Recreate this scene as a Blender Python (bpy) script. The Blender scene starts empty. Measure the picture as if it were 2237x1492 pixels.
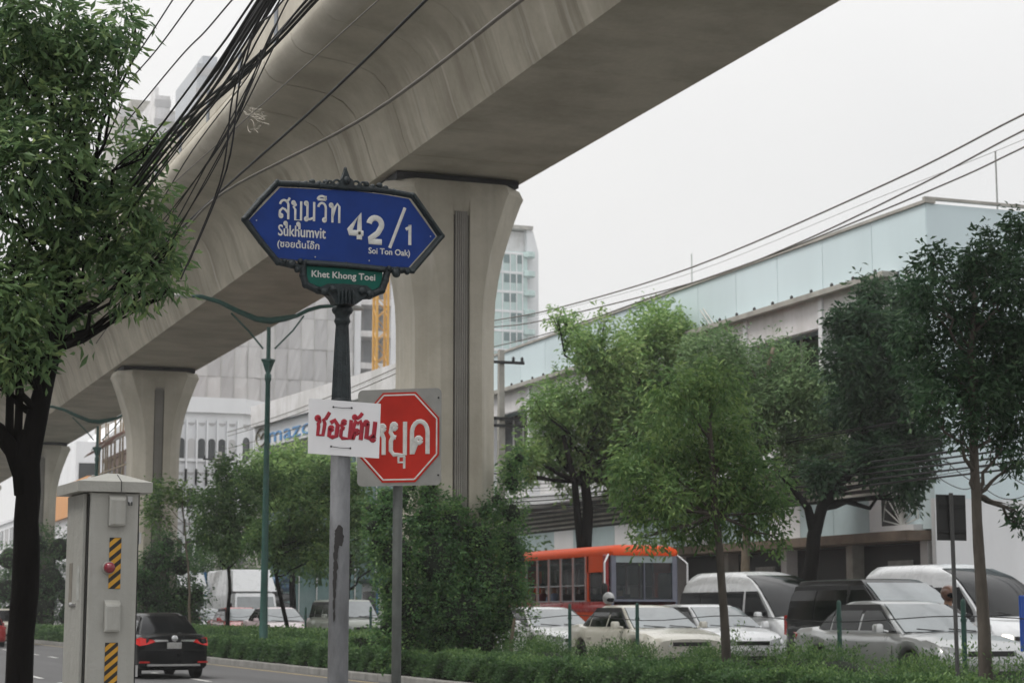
import bpy, math, random
import numpy as np
from mathutils import Vector, Matrix
SC = bpy.context.scene
COL = SC.collection
PI = math.pi
RND = random.Random(7)
HAZE = 0.00042

# ------------------------------------------------------------------ camera, world, sun, exposure
F_PX, CX, CY, EYE = 4200.0, 1118.5, 746.0, 1.5
PITCH = math.atan(594 / 4200.0)
YAW = math.radians(20.83)          # the road runs along +Y, the camera looks to its right
cam = bpy.data.cameras.new('camera')
cam.sensor_width = 36.0
cam.lens = 36.0 * F_PX / 2237.0
cam.clip_start = 0.2
cam.clip_end = 4000
cam.dof.use_dof = True
cam.dof.focus_distance = 10.3
cam.dof.aperture_fstop = 8.0
camo = bpy.data.objects.new('camera', cam)
COL.objects.link(camo)
camo.location = (0, 0, EYE)
camo.rotation_euler = (PI / 2 + PITCH, 0, -YAW)
SC.camera = camo

SUN_EL, SUN_AZ = math.radians(64), math.radians(-85)     # azimuth from +Y, negative = to the left
world = bpy.data.worlds.new('World')
SC.world = world
world.use_nodes = True
nt = world.node_tree
bg = nt.nodes['Background']
sky = nt.nodes.new('ShaderNodeTexSky')
sky.sky_type = 'NISHITA'
sky.sun_disc = False
sky.sun_elevation = SUN_EL
sky.sun_rotation = SUN_AZ
sky.dust_density = 5.0
bw = nt.nodes.new('ShaderNodeHueSaturation')
bw.inputs['Saturation'].default_value = 0.05
nt.links.new(sky.outputs[0], bw.inputs['Color'])
mixc = nt.nodes.new('ShaderNodeMix')
mixc.data_type = 'RGBA'
mixc.inputs[0].default_value = 0.90                        # an even overcast deck over the clear sky
nt.links.new(bw.outputs[0], mixc.inputs[6])
cn = nt.nodes.new('ShaderNodeTexNoise')
cn.inputs['Scale'].default_value = 1.6
cn.inputs['Detail'].default_value = 3
cr = nt.nodes.new('ShaderNodeValToRGB')
cr.color_ramp.elements[0].position = .35; cr.color_ramp.elements[1].position = .65
cr.color_ramp.elements[0].color = (5.6, 5.65, 5.72, 1)
cr.color_ramp.elements[1].color = (6.5, 6.45, 6.4, 1)
nt.links.new(cn.outputs[0], cr.inputs[0])
# an overcast deck is brighter overhead than near the horizon
tcw = nt.nodes.new('ShaderNodeTexCoord'); sxw = nt.nodes.new('ShaderNodeSeparateXYZ'); mrw = nt.nodes.new('ShaderNodeMapRange')
nt.links.new(tcw.outputs['Generated'], sxw.inputs[0]); nt.links.new(sxw.outputs['Z'], mrw.inputs[0])
mrw.interpolation_type = 'SMOOTHSTEP'
mrw.inputs[1].default_value = .15; mrw.inputs[2].default_value = 1; mrw.inputs[3].default_value = 1; mrw.inputs[4].default_value = 2.4
mlw = nt.nodes.new('ShaderNodeVectorMath'); mlw.operation = 'SCALE'
nt.links.new(cr.outputs[0], mlw.inputs[0]); nt.links.new(mrw.outputs[0], mlw.inputs['Scale'])
nt.links.new(mlw.outputs[0], mixc.inputs[7])
nt.links.new(mixc.outputs[2], bg.inputs['Color'])
bg.inputs['Strength'].default_value = 0.1

sun = bpy.data.lights.new('sun', 'SUN')
sun.energy = 1.5
sun.angle = math.radians(18)
sun.color = (1.0, 0.96, 0.9)
suno = bpy.data.objects.new('sun', sun)
COL.objects.link(suno)
sd = Vector((math.sin(SUN_AZ) * math.cos(SUN_EL), math.cos(SUN_AZ) * math.cos(SUN_EL), math.sin(SUN_EL)))
suno.rotation_euler = sd.to_track_quat('Z', 'Y').to_euler()
suno.location = (-20, 10, 40)
SC.view_settings.view_transform = 'Standard'
SC.view_settings.look = 'None'
SC.view_settings.exposure = 0.48
SC.view_settings.gamma = 1.0
SC.view_settings.use_curve_mapping = False

# ------------------------------------------------------------------ a pixel of the photo to a point of the place
def ray(px, py):
    x = (px - CX) / F_PX
    y = -(py - CY) / F_PX
    X, Y, Z = x, math.cos(PITCH) - y * math.sin(PITCH), math.sin(PITCH) + y * math.cos(PITCH)
    return Vector((X * math.cos(YAW) + Y * math.sin(YAW), -X * math.sin(YAW) + Y * math.cos(YAW), Z))
def W(px, py, w):
    r = ray(px, py); t = w / r.x
    return Vector((w, r.y * t, EYE + r.z * t))
def S(px, py, s):
    r = ray(px, py); t = s / r.y
    return Vector((r.x * t, s, EYE + r.z * t))

# ------------------------------------------------------------------ materials
MATS = {}
def srgb(h):
    return tuple(((int(h[i:i + 2], 16) / 255) ** 2.2) for i in (0, 2, 4)) + (1,)
def base_mat(name):
    m = bpy.data.materials.new(name)
    m.use_nodes = True
    MATS[name] = m
    return m, m.node_tree, m.node_tree.nodes['Principled BSDF']
def mat(name, c, rough=0.6, metal=0.0, var=0.18, scale=4.0, bump=0.0, stretch=(1, 1, 1), ior=1.5, coat=0.0, c2=None, world=False, bscale=None, emit=None, spec=None, objvar=0.0):
    if name in MATS:
        return MATS[name]
    m, t, p = base_mat(name)
    c = tuple(c)[:3]
    c2 = tuple(c2)[:3] if c2 else tuple(v * (1 - var) for v in c)
    if world:
        g = t.nodes.new('ShaderNodeNewGeometry'); src = g.outputs['Position']
    else:
        g = t.nodes.new('ShaderNodeTexCoord'); src = g.outputs['Object']
    mp = t.nodes.new('ShaderNodeMapping'); mp.inputs['Scale'].default_value = stretch
    t.links.new(src, mp.inputs['Vector'])
    n = t.nodes.new('ShaderNodeTexNoise'); n.inputs['Scale'].default_value = scale; n.inputs['Detail'].default_value = 5; n.inputs['Roughness'].default_value = 0.62
    t.links.new(mp.outputs[0], n.inputs['Vector'])
    r = t.nodes.new('ShaderNodeValToRGB')
    r.color_ramp.elements[0].position = 0.34; r.color_ramp.elements[1].position = 0.66
    r.color_ramp.elements[0].color = c2 + (1,); r.color_ramp.elements[1].color = c + (1,)
    t.links.new(n.outputs[0], r.inputs[0])
    if objvar:
        oi = t.nodes.new('ShaderNodeObjectInfo'); om = t.nodes.new('ShaderNodeMapRange'); om.inputs[3].default_value = 1 - objvar; om.inputs[4].default_value = 1
        vm = t.nodes.new('ShaderNodeVectorMath'); vm.operation = 'SCALE'
        t.links.new(oi.outputs['Random'], om.inputs[0]); t.links.new(r.outputs[0], vm.inputs[0]); t.links.new(om.outputs[0], vm.inputs['Scale']); t.links.new(vm.outputs[0], p.inputs['Base Color'])
    else:
        t.links.new(r.outputs[0], p.inputs['Base Color'])
    rr = t.nodes.new('ShaderNodeMapRange'); rr.inputs[3].default_value = max(0.02, rough - 0.08); rr.inputs[4].default_value = min(1, rough + 0.08)
    t.links.new(n.outputs[0], rr.inputs[0]); t.links.new(rr.outputs[0], p.inputs['Roughness'])
    p.inputs['Metallic'].default_value = metal
    p.inputs['IOR'].default_value = ior
    p.inputs['Coat Weight'].default_value = coat
    if spec is not None: p.inputs['Specular IOR Level'].default_value = spec
    p.inputs['Coat Roughness'].default_value = 0.05
    if bump:
        n2 = t.nodes.new('ShaderNodeTexNoise'); n2.inputs['Scale'].default_value = bscale or scale * 6; n2.inputs['Detail'].default_value = 4
        t.links.new(mp.outputs[0], n2.inputs['Vector'])
        b = t.nodes.new('ShaderNodeBump'); b.inputs['Strength'].default_value = bump; b.inputs['Distance'].default_value = 0.02
        t.links.new(n2.outputs[0], b.inputs['Height']); t.links.new(b.outputs[0], p.inputs['Normal'])
    if emit:
        p.inputs['Emission Color'].default_value = tuple(emit)[:3] + (1,)
        p.inputs['Emission Strength'].default_value = emit[3]
    return m

def concrete(name, c, dark, light, streak=0.6, sx=2.2, kx=1.0):
    """weathered concrete: clouds of grime, rain streaks down the face, pale lime runs"""
    m, t, p = base_mat(name)
    L = t.links.new
    g = t.nodes.new('ShaderNodeNewGeometry')
    def noise(sc, st, det=4, off=0):
        mp = t.nodes.new('ShaderNodeMapping'); mp.inputs['Scale'].default_value = st; mp.inputs['Location'].default_value = (off, off * 1.7, off * .3)
        L(g.outputs['Position'], mp.inputs['Vector'])
        n = t.nodes.new('ShaderNodeTexNoise'); n.inputs['Scale'].default_value = sc; n.inputs['Detail'].default_value = det; n.inputs['Roughness'].default_value = .6
        L(mp.outputs[0], n.inputs['Vector'])
        return n.outputs[0]
    def ramp(src, a, b):
        r = t.nodes.new('ShaderNodeMapRange'); r.inputs[1].default_value = a; r.inputs[2].default_value = b
        r.clamp = True
        L(src, r.inputs[0]); return r.outputs[0]
    def mix(f, a, b):
        x = t.nodes.new('ShaderNodeMix'); x.data_type = 'RGBA'
        if isinstance(f, float): x.inputs[0].default_value = f
        else: L(f, x.inputs[0])
        for k, v in ((6, a), (7, b)):
            if isinstance(v, tuple): x.inputs[k].default_value = v[:3] + (1,)
            else: L(v, x.inputs[k])
        return x.outputs[2]
    def mul(a, b):
        x = t.nodes.new('ShaderNodeMath'); x.operation = 'MULTIPLY'
        for k, v in ((0, a), (1, b)):
            if isinstance(v, float): x.inputs[k].default_value = v
            else: L(v, x.inputs[k])
        return x.outputs[0]
    clouds = ramp(noise(.55, (1, 1, 1), 6), .38, .64)
    col = mix(mul(clouds, .55), c, dark)
    nz = t.nodes.new('ShaderNodeSeparateXYZ'); L(g.outputs['Normal'], nz.inputs[0])
    ab = t.nodes.new('ShaderNodeMath'); ab.operation = 'ABSOLUTE'; L(nz.outputs['Z'], ab.inputs[0])
    wall = t.nodes.new('ShaderNodeMapRange'); wall.inputs[1].default_value = .5; wall.inputs[2].default_value = .85; wall.inputs[3].default_value = 1; wall.inputs[4].default_value = 0
    L(ab.outputs[0], wall.inputs[0]); wall = wall.outputs[0]     # rain only runs down the steep faces
    st1 = ramp(noise(sx, (kx, 1, .04), 5), .50, .68)
    col = mix(mul(mul(st1, streak), wall), col, dark)
    st2 = ramp(noise(sx * 1.5, (kx, 1, .03), 4, 11), .57, .68)
    col = mix(mul(mul(st2, streak * .8), wall), col, light)
    fine = ramp(noise(9, (1, 1, 1), 5, 5), .3, .8)
    col = mix(mul(fine, .22), col, dark)
    L(col, p.inputs['Base Color'])
    p.inputs['Roughness'].default_value = .85
    b = t.nodes.new('ShaderNodeBump'); b.inputs['Strength'].default_value = .35; b.inputs['Distance'].default_value = .02
    L(noise(14, (1, 1, 1), 6, 3), b.inputs['Height']); L(b.outputs[0], p.inputs['Normal'])
    return m

def leaf_mat(name, c_dark, c_mid, c_young):
    m, t, p = base_mat(name)
    L = t.links.new
    a = t.nodes.new('ShaderNodeAttribute'); a.attribute_name = 'tint'
    r = t.nodes.new('ShaderNodeValToRGB')
    e = r.color_ramp.elements
    e[0].position = 0.0; e[0].color = tuple(c_dark) + (1,)
    e[1].position = 1.0; e[1].color = tuple(c_young) + (1,)
    k = e.new(0.55); k.color = tuple(c_mid) + (1,)
    L(a.outputs['Fac'], r.inputs[0])
    L(r.outputs[0], p.inputs['Base Color'])
    p.inputs['Roughness'].default_value = .5; p.inputs['Specular IOR Level'].default_value = .28
    tr = t.nodes.new('ShaderNodeBsdfTranslucent')
    L(r.outputs[0], tr.inputs['Color'])
    mx = t.nodes.new('ShaderNodeMixShader'); mx.inputs[0].default_value = .42
    out = t.nodes['Material Output']
    L(p.outputs[0], mx.inputs[1]); L(tr.outputs[0], mx.inputs[2]); L(mx.outputs[0], out.inputs['Surface'])
    return m

# ------------------------------------------------------------------ mesh builder
class MB:
    def __init__(s): s.v = []; s.f = []; s.m = []
    def add(s, vs, fs, mi=0):
        o = len(s.v); s.v.extend([tuple(v) for v in vs])
        s.f.extend([tuple(i + o for i in f) for f in fs]); s.m.extend([mi] * len(fs)); return s
    def box(s, x0, x1, y0, y1, z0, z1, mi=0):
        vs = [(x0, y0, z0), (x1, y0, z0), (x1, y1, z0), (x0, y1, z0), (x0, y0, z1), (x1, y0, z1), (x1, y1, z1), (x0, y1, z1)]
        return s.add(vs, [(3, 2, 1, 0), (4, 5, 6, 7), (0, 1, 5, 4), (1, 2, 6, 5), (2, 3, 7, 6), (3, 0, 4, 7)], mi)
    def cbox(s, x0, x1, y0, y1, z0, z1, b, mi=0):
        """box with chamfered vertical and top edges"""
        def ring(i, z):
            return [(x0 + i + b, y0 + i, z), (x1 - i - b, y0 + i, z), (x1 - i, y0 + i + b, z), (x1 - i, y1 - i - b, z), (x1 - i - b, y1 - i, z), (x0 + i + b, y1 - i, z), (x0 + i, y1 - i - b, z), (x0 + i, y0 + i + b, z)]
        return s.loft([ring(0, z0), ring(0, z1 - b), ring(b * .7, z1)], mi=mi)
    def loft(s, rings, closed=True, caps=True, mi=0):
        n = len(rings[0]); vs = [p for r in rings for p in r]; fs = []
        for i in range(len(rings) - 1):
            for j in range(n if closed else n - 1):
                k = (j + 1) % n
                fs.append((i * n + j, i * n + k, (i + 1) * n + k, (i + 1) * n + j))
        if caps and closed:
            fs.append(tuple(reversed(range(n)))); fs.append(tuple((len(rings) - 1) * n + j for j in range(n)))
        return s.add(vs, fs, mi)
    def tube(s, pts, r, n=6, mi=0, flat=None):
        pts = [Vector(p) for p in pts]
        rs = r if isinstance(r, (list, tuple)) else [r] * len(pts)
        rings = []; up = Vector((0, 0, 1)); prev = None
        for i, p in enumerate(pts):
            d = (pts[min(i + 1, len(pts) - 1)] - pts[max(i - 1, 0)])
            if d.length < 1e-9: d = Vector((0, 0, 1))
            d.normalize()
            if flat is not None:
                b = Vector(flat); a = d.cross(b).normalized()
                rings.append([tuple(p + a * math.cos(2 * PI * k / n) * rs[i] + b * math.sin(2 * PI * k / n) * rs[i] * .25) for k in range(n)])
                continue
            if prev is None:
                a = d.cross(up)
                if a.length < 1e-3: a = d.cross(Vector((1, 0, 0)))
            else:
                a = prev - d * prev.dot(d)
                if a.length < 1e-4: a = d.cross(up)
            a.normalize(); prev = a; b = d.cross(a)
            rings.append([tuple(p + (a * math.cos(2 * PI * k / n) + b * math.sin(2 * PI * k / n)) * rs[i]) for k in range(n)])
        return s.loft(rings, mi=mi)
    def lathe(s, prof, n=16, c=(0, 0, 0), axis='z', mi=0):
        rings = []
        for r, h in prof:
            ring = []
            for k in range(n):
                a = 2 * PI * k / n
                u, v = r * math.cos(a), r * math.sin(a)
                q = (u, v, h) if axis == 'z' else ((h, u, v) if axis == 'x' else (v, h, u))
                ring.append((c[0] + q[0], c[1] + q[1], c[2] + q[2]))
            rings.append(ring)
        return s.loft(rings, mi=mi)
    def prism(s, poly, fn, d0, d1, mi=0):
        n = len(poly)
        vs = [fn(a, b, d0) for a, b in poly] + [fn(a, b, d1) for a, b in poly]
        fs = [tuple(range(n)), tuple(reversed(range(n, 2 * n)))] + [(i, i + n, (i + 1) % n + n, (i + 1) % n) for i in range(n)]
        return s.add(vs, fs, mi)
    def blob(s, c, r, n=10, m=7, jit=0.0, seed=0, mi=0):
        rr = random.Random(seed); rings = []
        for i in range(m + 1):
            t = -PI / 2 + PI * i / m
            rings.append([(c[0] + r[0] * math.cos(t) * math.cos(2 * PI * k / n) * (1 + rr.uniform(-jit, jit)), c[1] + r[1] * math.cos(t) * math.sin(2 * PI * k / n) * (1 + rr.uniform(-jit, jit)), c[2] + r[2] * math.sin(t) * (1 + rr.uniform(-jit, jit) * .5)) for k in range(n)])
        return s.loft(rings, mi=mi)
    def mesh(s, name, mats, smooth=False, off=(0, 0, 0)):
        me = bpy.data.meshes.new(name)
        vs = s.v if not any(off) else [(a - off[0], b - off[1], c - off[2]) for a, b, c in s.v]
        me.from_pydata(vs, [], s.f)
        for m in (mats if isinstance(mats, (list, tuple)) else [mats]): me.materials.append(m)
        if any(s.m): me.polygons.foreach_set('material_index', s.m)
        me.update()
        import bmesh
        bm = bmesh.new(); bm.from_mesh(me)
        bmesh.ops.recalc_face_normals(bm, faces=bm.faces)
        bm.to_mesh(me); bm.free()
        if smooth:
            me.polygons.foreach_set('use_smooth', [True] * len(me.polygons))
            if smooth != 'full': me.set_sharp_from_angle(angle=math.radians(38 if smooth is True else smooth))
        return me
    def build(s, name, mats, parent=None, smooth=False, world=False, **props):
        """world=True: the vertices are world coordinates, the parent an unrotated Empty"""
        off = (0, 0, 0)
        if world and parent is not None:
            q = parent; off = Vector((0, 0, 0))
            while q is not None: off = off + q.location; q = q.parent
        o = bpy.data.objects.new(name, s.mesh(name, mats, smooth, off)); COL.objects.link(o)
        if parent is not None: o.parent = parent
        for k, v in props.items(): o[k] = v
        return o

def thing(name, label, cat, loc=(0, 0, 0), rotz=0, group=None):
    o = bpy.data.objects.new(name, None); COL.objects.link(o)
    o.location = loc; o.rotation_euler = (0, 0, rotz); o.empty_display_size = .2
    o['label'] = label; o['category'] = cat
    if group: o['group'] = group
    return o
def tag(o, label, cat, group=None):
    o['label'] = label; o['category'] = cat
    if group: o['group'] = group
    return o
def struct(o): o['kind'] = 'structure'; return o
def inst(name, me, parent=None, loc=(0, 0, 0), rot=(0, 0, 0), scale=(1, 1, 1)):
    o = bpy.data.objects.new(name, me); COL.objects.link(o)
    o.location = loc; o.rotation_euler = rot; o.scale = scale
    if parent is not None: o.parent = parent
    return o
def dup(root, loc, rotz, label, group=None, name=None):
    def cp(o, par):
        c = o.copy(); COL.objects.link(c)
        if par is not None: c.parent = par
        for ch in list(o.children): cp(ch, c)
        return c
    r = cp(root, None); r.location = loc; r.rotation_euler = (0, 0, rotz); r['label'] = label
    if group: r['group'] = group
    return r

# ------------------------------------------------------------------ foliage
def leaves(name, cen, size, rng, mt, parent, out=None, droop=.35, tint=None, aspect=.42, fold=.12):
    """one joined mass of leaf blades: cen (N,3) world points, each leaf a folded kite"""
    N = len(cen)
    th = rng.uniform(0, 2 * PI, N)
    d = np.stack([np.cos(th), np.sin(th), rng.normal(-droop, .45, N)], 1)
    if out is not None: d = d + out * .9
    d /= np.linalg.norm(d, axis=1)[:, None]
    rv = rng.normal(size=(N, 3)); rv[:, 2] += .9
    sd_ = np.cross(d, rv); sd_ /= np.linalg.norm(sd_, axis=1)[:, None] + 1e-9
    nn = np.cross(sd_, d)
    L = (size * rng.uniform(.5, 1.35, N))[:, None]; Wd = L * aspect
    a = cen; b = cen + d * L * .5 + sd_ * Wd * .5 + nn * L * fold; c = cen + d * L; e = cen + d * L * .5 - sd_ * Wd * .5 + nn * L * fold
    v = np.empty((N * 4, 3)); v[0::4] = a; v[1::4] = b; v[2::4] = c; v[3::4] = e
    off = np.array(parent.location) if parent is not None else np.zeros(3)
    v -= off
    me = bpy.data.meshes.new(name)
    me.vertices.add(N * 4); me.vertices.foreach_set('co', v.ravel().astype(np.float32))
    idx = (np.arange(N) * 4)[:, None]
    tri = np.concatenate([idx + 0, idx + 1, idx + 2, idx + 0, idx + 2, idx + 3], 1).ravel()
    me.loops.add(N * 6); me.loops.foreach_set('vertex_index', tri.astype(np.int32))
    me.polygons.add(N * 2); me.polygons.foreach_set('loop_start', (np.arange(N * 2) * 3).astype(np.int32))
    me.update(calc_edges=True)
    if tint is None: tint = rng.uniform(0, 1, N)
    at = me.attributes.new('tint', 'FLOAT', 'POINT')
    at.data.foreach_set('value', np.repeat(np.clip(tint, 0, 1), 4).astype(np.float32))
    me.materials.append(mt)
    o = bpy.data.objects.new(name, me); COL.objects.link(o)
    if parent is not None: o.parent = parent
    return o

def sprays(clusters, n_spray, per, rng, spread, hollow=.55):
    """clusters: (centre, (rx,ry,rz), weight, tint) -> leaf base points grouped in sprays on and in the clusters"""
    wts = np.array([c[2] * (c[1][0] * c[1][1] + c[1][0] * c[1][2] + c[1][1] * c[1][2]) for c in clusters]); wts = wts / wts.sum()
    P_, T_, O_ = [], [], []
    for (c, r, w_, ti), f in zip(clusters, wts):
        k = max(6, int(n_spray * f))
        d = rng.normal(size=(k, 3)); d /= np.linalg.norm(d, axis=1)[:, None]
        rad = hollow + (1 - hollow) * rng.uniform(0, 1, k) ** .6
        for q in range(6):
            v = rng.normal(size=3); v /= np.linalg.norm(v); dt = d @ v
            if q < 4: rad = rad + .34 * np.clip((dt - .72) / .28, 0, 1)
            else:
                hole = (dt > .83) & (rng.uniform(size=k) < .85); rad = np.where(hole, rad * .45, rad)
        rad *= 1 + .22 * rng.normal(size=k) * (rng.uniform(size=k) > .5)
        sp = np.array(c) + d * rad[:, None] * np.array(r)
        st = np.clip(ti + rng.normal(0, .16, k), 0, 1)
        m = per
        pts = np.repeat(sp, m, 0) + rng.normal(size=(k * m, 3)) * spread
        P_.append(pts); O_.append(np.repeat(d, m, 0)); T_.append(np.clip(np.repeat(st, m) + rng.normal(0, .12, k * m), 0, 1))
    return np.concatenate(P_), np.concatenate(O_), np.concatenate(T_)

def bark_path(a, b, rng, wob=.06, n=5):
    a = Vector(a); b = Vector(b); L = (b - a).length; out = []
    for i in range(n + 1):
        t = i / n; p = a.lerp(b, t)
        if 0 < i < n: p = p + Vector((rng.uniform(-1, 1), rng.uniform(-1, 1), rng.uniform(-.3, .3))) * wob * L * .5
        out.append(p)
    return out

TREE_SEED = [100]
def tree(name, label, cat, base, trunk, r0, clusters, n_spray, per, leaf, lm, bm_, spread=.16, group=None, limb_r=.35, droop=.35, aspect=.42, hollow=.5, limbs=True):
    """trunk: list of world points from the foot up; clusters in world coordinates"""
    TREE_SEED[0] += 1
    rng = np.random.default_rng(TREE_SEED[0]); rr = random.Random(TREE_SEED[0])
    t = thing(name, label, cat, base, 0, group)
    mb = MB(); tp = [Vector(p) for p in trunk]; n = len(tp)
    fine = []
    for i in range(n - 1):
        seg = bark_path(tp[i], tp[i + 1], rr, .03, 3)
        fine += seg[:-1]
    fine.append(tp[-1])
    rad = [r0 * (1 - .62 * i / (len(fine) - 1)) * rr.uniform(.94, 1.06) for i in range(len(fine))]
    rad[0] *= 1.25
    mb.tube(fine, rad, 9)
    if limbs:
        for c, r, w_, ti in clusters:
            c = Vector(c)
            k = min(range(len(fine)), key=lambda q: (fine[q] - c).length + (0 if fine[q].z < c.z else 3))
            k = max(k - 2, len(fine) // 2)
            path = bark_path(fine[k], c, rr, .16, 5)
            r1 = rad[k] * limb_r * 1.7
            mb.tube(path, [r1 * (1 - .15 * i) for i in range(6)], 6)
            for q in range(5):
                e = c + Vector((rr.uniform(-1, 1) * r[0], rr.uniform(-1, 1) * r[1], rr.uniform(-.6, 1) * r[2])) * .8
                mb.tube(bark_path(path[rr.randint(2, 5)], e, rr, .2, 3), [r1 * .35, r1 * .25, r1 * .18, r1 * .08], 4)
    mb.build('trunk', bm_, t, smooth='full', world=True)
    P_, O_, T_ = sprays(clusters, n_spray, per, rng, spread, hollow)
    leaves('crown', P_, leaf, rng, lm, t, O_, droop, T_, aspect)
    return t
def cl(px, py, w, rpx, rz=None, wt=1, tint=.4, depth=1.0, dw=0):
    """a leaf cluster seen at a pixel on the plane X = w, radius in photo pixels"""
    p = W(px, py, w); d = math.hypot(p.x, p.y); k = d / 4242.0
    p = W(px, py, w + dw)
    r = rpx * k; return (p, (r * depth, r * depth, (rz or rpx) * k), wt, tint)

# ================================================================== MATERIAL SET
M = {}
M['asphalt'] = mat('asphalt', (.105, .105, .108), .85, var=.32, scale=.9, bump=.5, world=True, bscale=40, stretch=(1, .08, 1))
M['paving'] = mat('paving', (.26, .25, .235), .85, var=.25, scale=.8, bump=.3, world=True)
M['soil'] = mat('soil', (.055, .045, .03), .95, var=.4, scale=2, bump=.6, world=True)
M['ground'] = mat('ground_dirt', (.14, .135, .125), .95, var=.3, scale=.05, world=True)
M['kerb'] = mat('kerb_stone', (.27, .265, .25), .85, var=.35, scale=1.5, bump=.3, world=True)
M['white_line'] = mat('white_line', (.62, .62, .60), .7, var=.35, scale=5, world=True)
M['yellow_line'] = mat('yellow_line', (.42, .33, .17), .75, var=.45, scale=4, world=True)
M['girder'] = concrete('girder_concrete', (.50, .46, .375), (.22, .195, .145), (.64, .60, .52), .75, 1.5, .08)
M['soffit'] = M['girder']
M['edge'] = concrete('edge_concrete', (.52, .485, .41), (.28, .25, .20), (.55, .53, .47), .25, 1.2, .08)
M['pier'] = concrete('pier_concrete', (.52, .485, .41), (.28, .255, .20), (.60, .58, .53), .45, 1.6)
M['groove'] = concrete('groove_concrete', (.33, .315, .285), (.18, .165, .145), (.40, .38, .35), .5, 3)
M['groove_dark'] = mat('dark_lining', (.16, .152, .138), .9, var=.3, scale=1, world=True)  # darker tone for the groove lining and the girder core
M['rubber_dark'] = mat('dark_rubber', (.025, .025, .028), .8)
M['iron'] = mat('cast_iron', (.008, .012, .015), .45, metal=.0, var=.4, scale=18, bump=.35, c2=(.016, .025, .028), spec=.35)
M['post_grey'] = mat('painted_post', (.15, .155, .165), .65, var=.5, scale=9, bump=.3, stretch=(1, 1, .35))
M['sign_blue'] = mat('sign_blue', (.006, .034, .19), .45, var=.25, scale=6, spec=.2)
M['sign_green'] = mat('sign_green', (.004, .10, .075), .45, var=.25, scale=6, spec=.2)
M['sign_white'] = mat('sign_white', (.55, .55, .53), .5, var=.22, scale=25)
M['stop_red'] = mat('stop_red', (.44, .024, .014), .5, var=.28, scale=4, spec=.2)
M['sign_back'] = mat('plate_grey', (.27, .27, .255), .6, var=.3, scale=3, bump=.1)
M['placard'] = mat('placard_white', (.70, .70, .72), .6, var=.07, scale=5)
M['paint_red'] = mat('brush_red', (.36, .008, .025), .55, var=.35, scale=12)
M['cab'] = concrete('cabinet_paint', (.335, .335, .312), (.24, .235, .21), (.36, .36, .345), .4, 14)
M['cab'].node_tree.nodes['Principled BSDF'].inputs['Roughness'].default_value = .5
M['black'] = mat('black_paint', (.012, .012, .012), .5)
M['amber'] = mat('amber_tape', (.52, .27, .02), .5, var=.2, scale=10)
M['beacon'] = mat('beacon_red', (.20, .01, .025), .22, var=.2, ior=1.7)
M['steel'] = mat('steel', (.45, .45, .45), .35, metal=.9)
M['chrome'] = mat('chrome', (.75, .75, .76), .15, metal=1, var=.05)
M['lamp_green'] = mat('lamp_green', (.02, .085, .07), .5, var=.3, scale=6)
M['lamp_white'] = mat('lamp_white', (.5, .5, .48), .5)
M['cable'] = mat('cable_black', (.012, .012, .014), .6, var=.3)
M['cable_grey'] = mat('cable_grey', (.17, .155, .135), .6, var=.3)
M['bark_dark'] = mat('bark_dark', (.009, .008, .0075), .95, var=.5, spec=.1, scale=6, bump=1.0, stretch=(1, 1, .3), bscale=22)
M['bark'] = mat('bark_grey', (.10, .085, .07), .95, var=.5, scale=6, bump=1.0, stretch=(1, 1, .3), bscale=22)
M['bark_pale'] = mat('bark_pale', (.17, .14, .10), .9, var=.45, scale=5, bump=.7, stretch=(1, 1, .4), bscale=18)
LF = dict(
    near=leaf_mat('leaf_near', (.045, .10, .038), (.125, .225, .075), (.28, .39, .13)),
    bright=leaf_mat('leaf_bright', (.075, .15, .055), (.18, .31, .10), (.36, .48, .18)),
    dark=leaf_mat('leaf_dark', (.024, .058, .030), (.06, .12, .055), (.15, .22, .10)),
    grey=leaf_mat('leaf_greygreen', (.07, .13, .06), (.175, .28, .125), (.31, .42, .20)),
    ivy=leaf_mat('leaf_ivy', (.038, .092, .042), (.095, .20, .072), (.23, .36, .11)),
    street=leaf_mat('leaf_street', (.05, .105, .048), (.15, .245, .10), (.34, .44, .17)),
    hedge=leaf_mat('leaf_hedge', (.034, .078, .034), (.085, .165, .06), (.20, .31, .10)))
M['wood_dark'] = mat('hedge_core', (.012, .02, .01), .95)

# ================================================================== GROUND AND ROADS
g = MB().box(-700, 700, -700, 700, -.6, -.03).build('ground', M['ground']); struct(g)
g = MB().box(3.8, 12.75, -120, 690, -.3, 0).build('road_near_carriageway', M['asphalt']); struct(g)
ZF = .25                                                    # the far carriageway lies a step higher
g = MB().box(16.4, 27.2, -120, 690, -.3, ZF).build('road_far_carriageway', M['asphalt']); struct(g)
g = MB().box(-40, 3.65, -120, 690, -.3, .15).build('pavement_near', M['paving']); struct(g)
g = MB().box(27.35, 31.95, -120, 690, -.3, ZF + .15).build('pavement_far', M['paving']); struct(g)
g = MB().box(12.93, 16.22, -120, 690, -.3, .14).build('median_soil', M['soil']); struct(g)
def kerb(name, x0, x1, y0, y1, z1, step):
    k = struct(MB().box(x0 + .02, x1 - .02, -120, y0 - .01, -.2, z1).build(name, M['kerb']))
    me = MB().cbox(0, x1 - x0, 0, step - .014, -.2, z1, .02).mesh('kerb_stone', M['kerb'])
    y = y0
    while y < y1:
        inst('kerb_stone', me, k, (x0, y, RND.uniform(-.006, .006)), (0, 0, RND.uniform(-.003, .003))); y += step
    b = MB().box(x0 + .02, x1 - .02, y + .01, 690, -.2, z1).build('kerb_run', M['kerb'], k)
kerb('kerb_median', 12.75, 12.93, 30, 96, .16, 1.0)
kerb('kerb_near', 3.65, 3.8, 6, 14, .16, 1.0)
struct(MB().box(16.22, 16.4, -120, 690, -.2, ZF + .12).build('kerb_median_far', M['kerb']))
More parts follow.
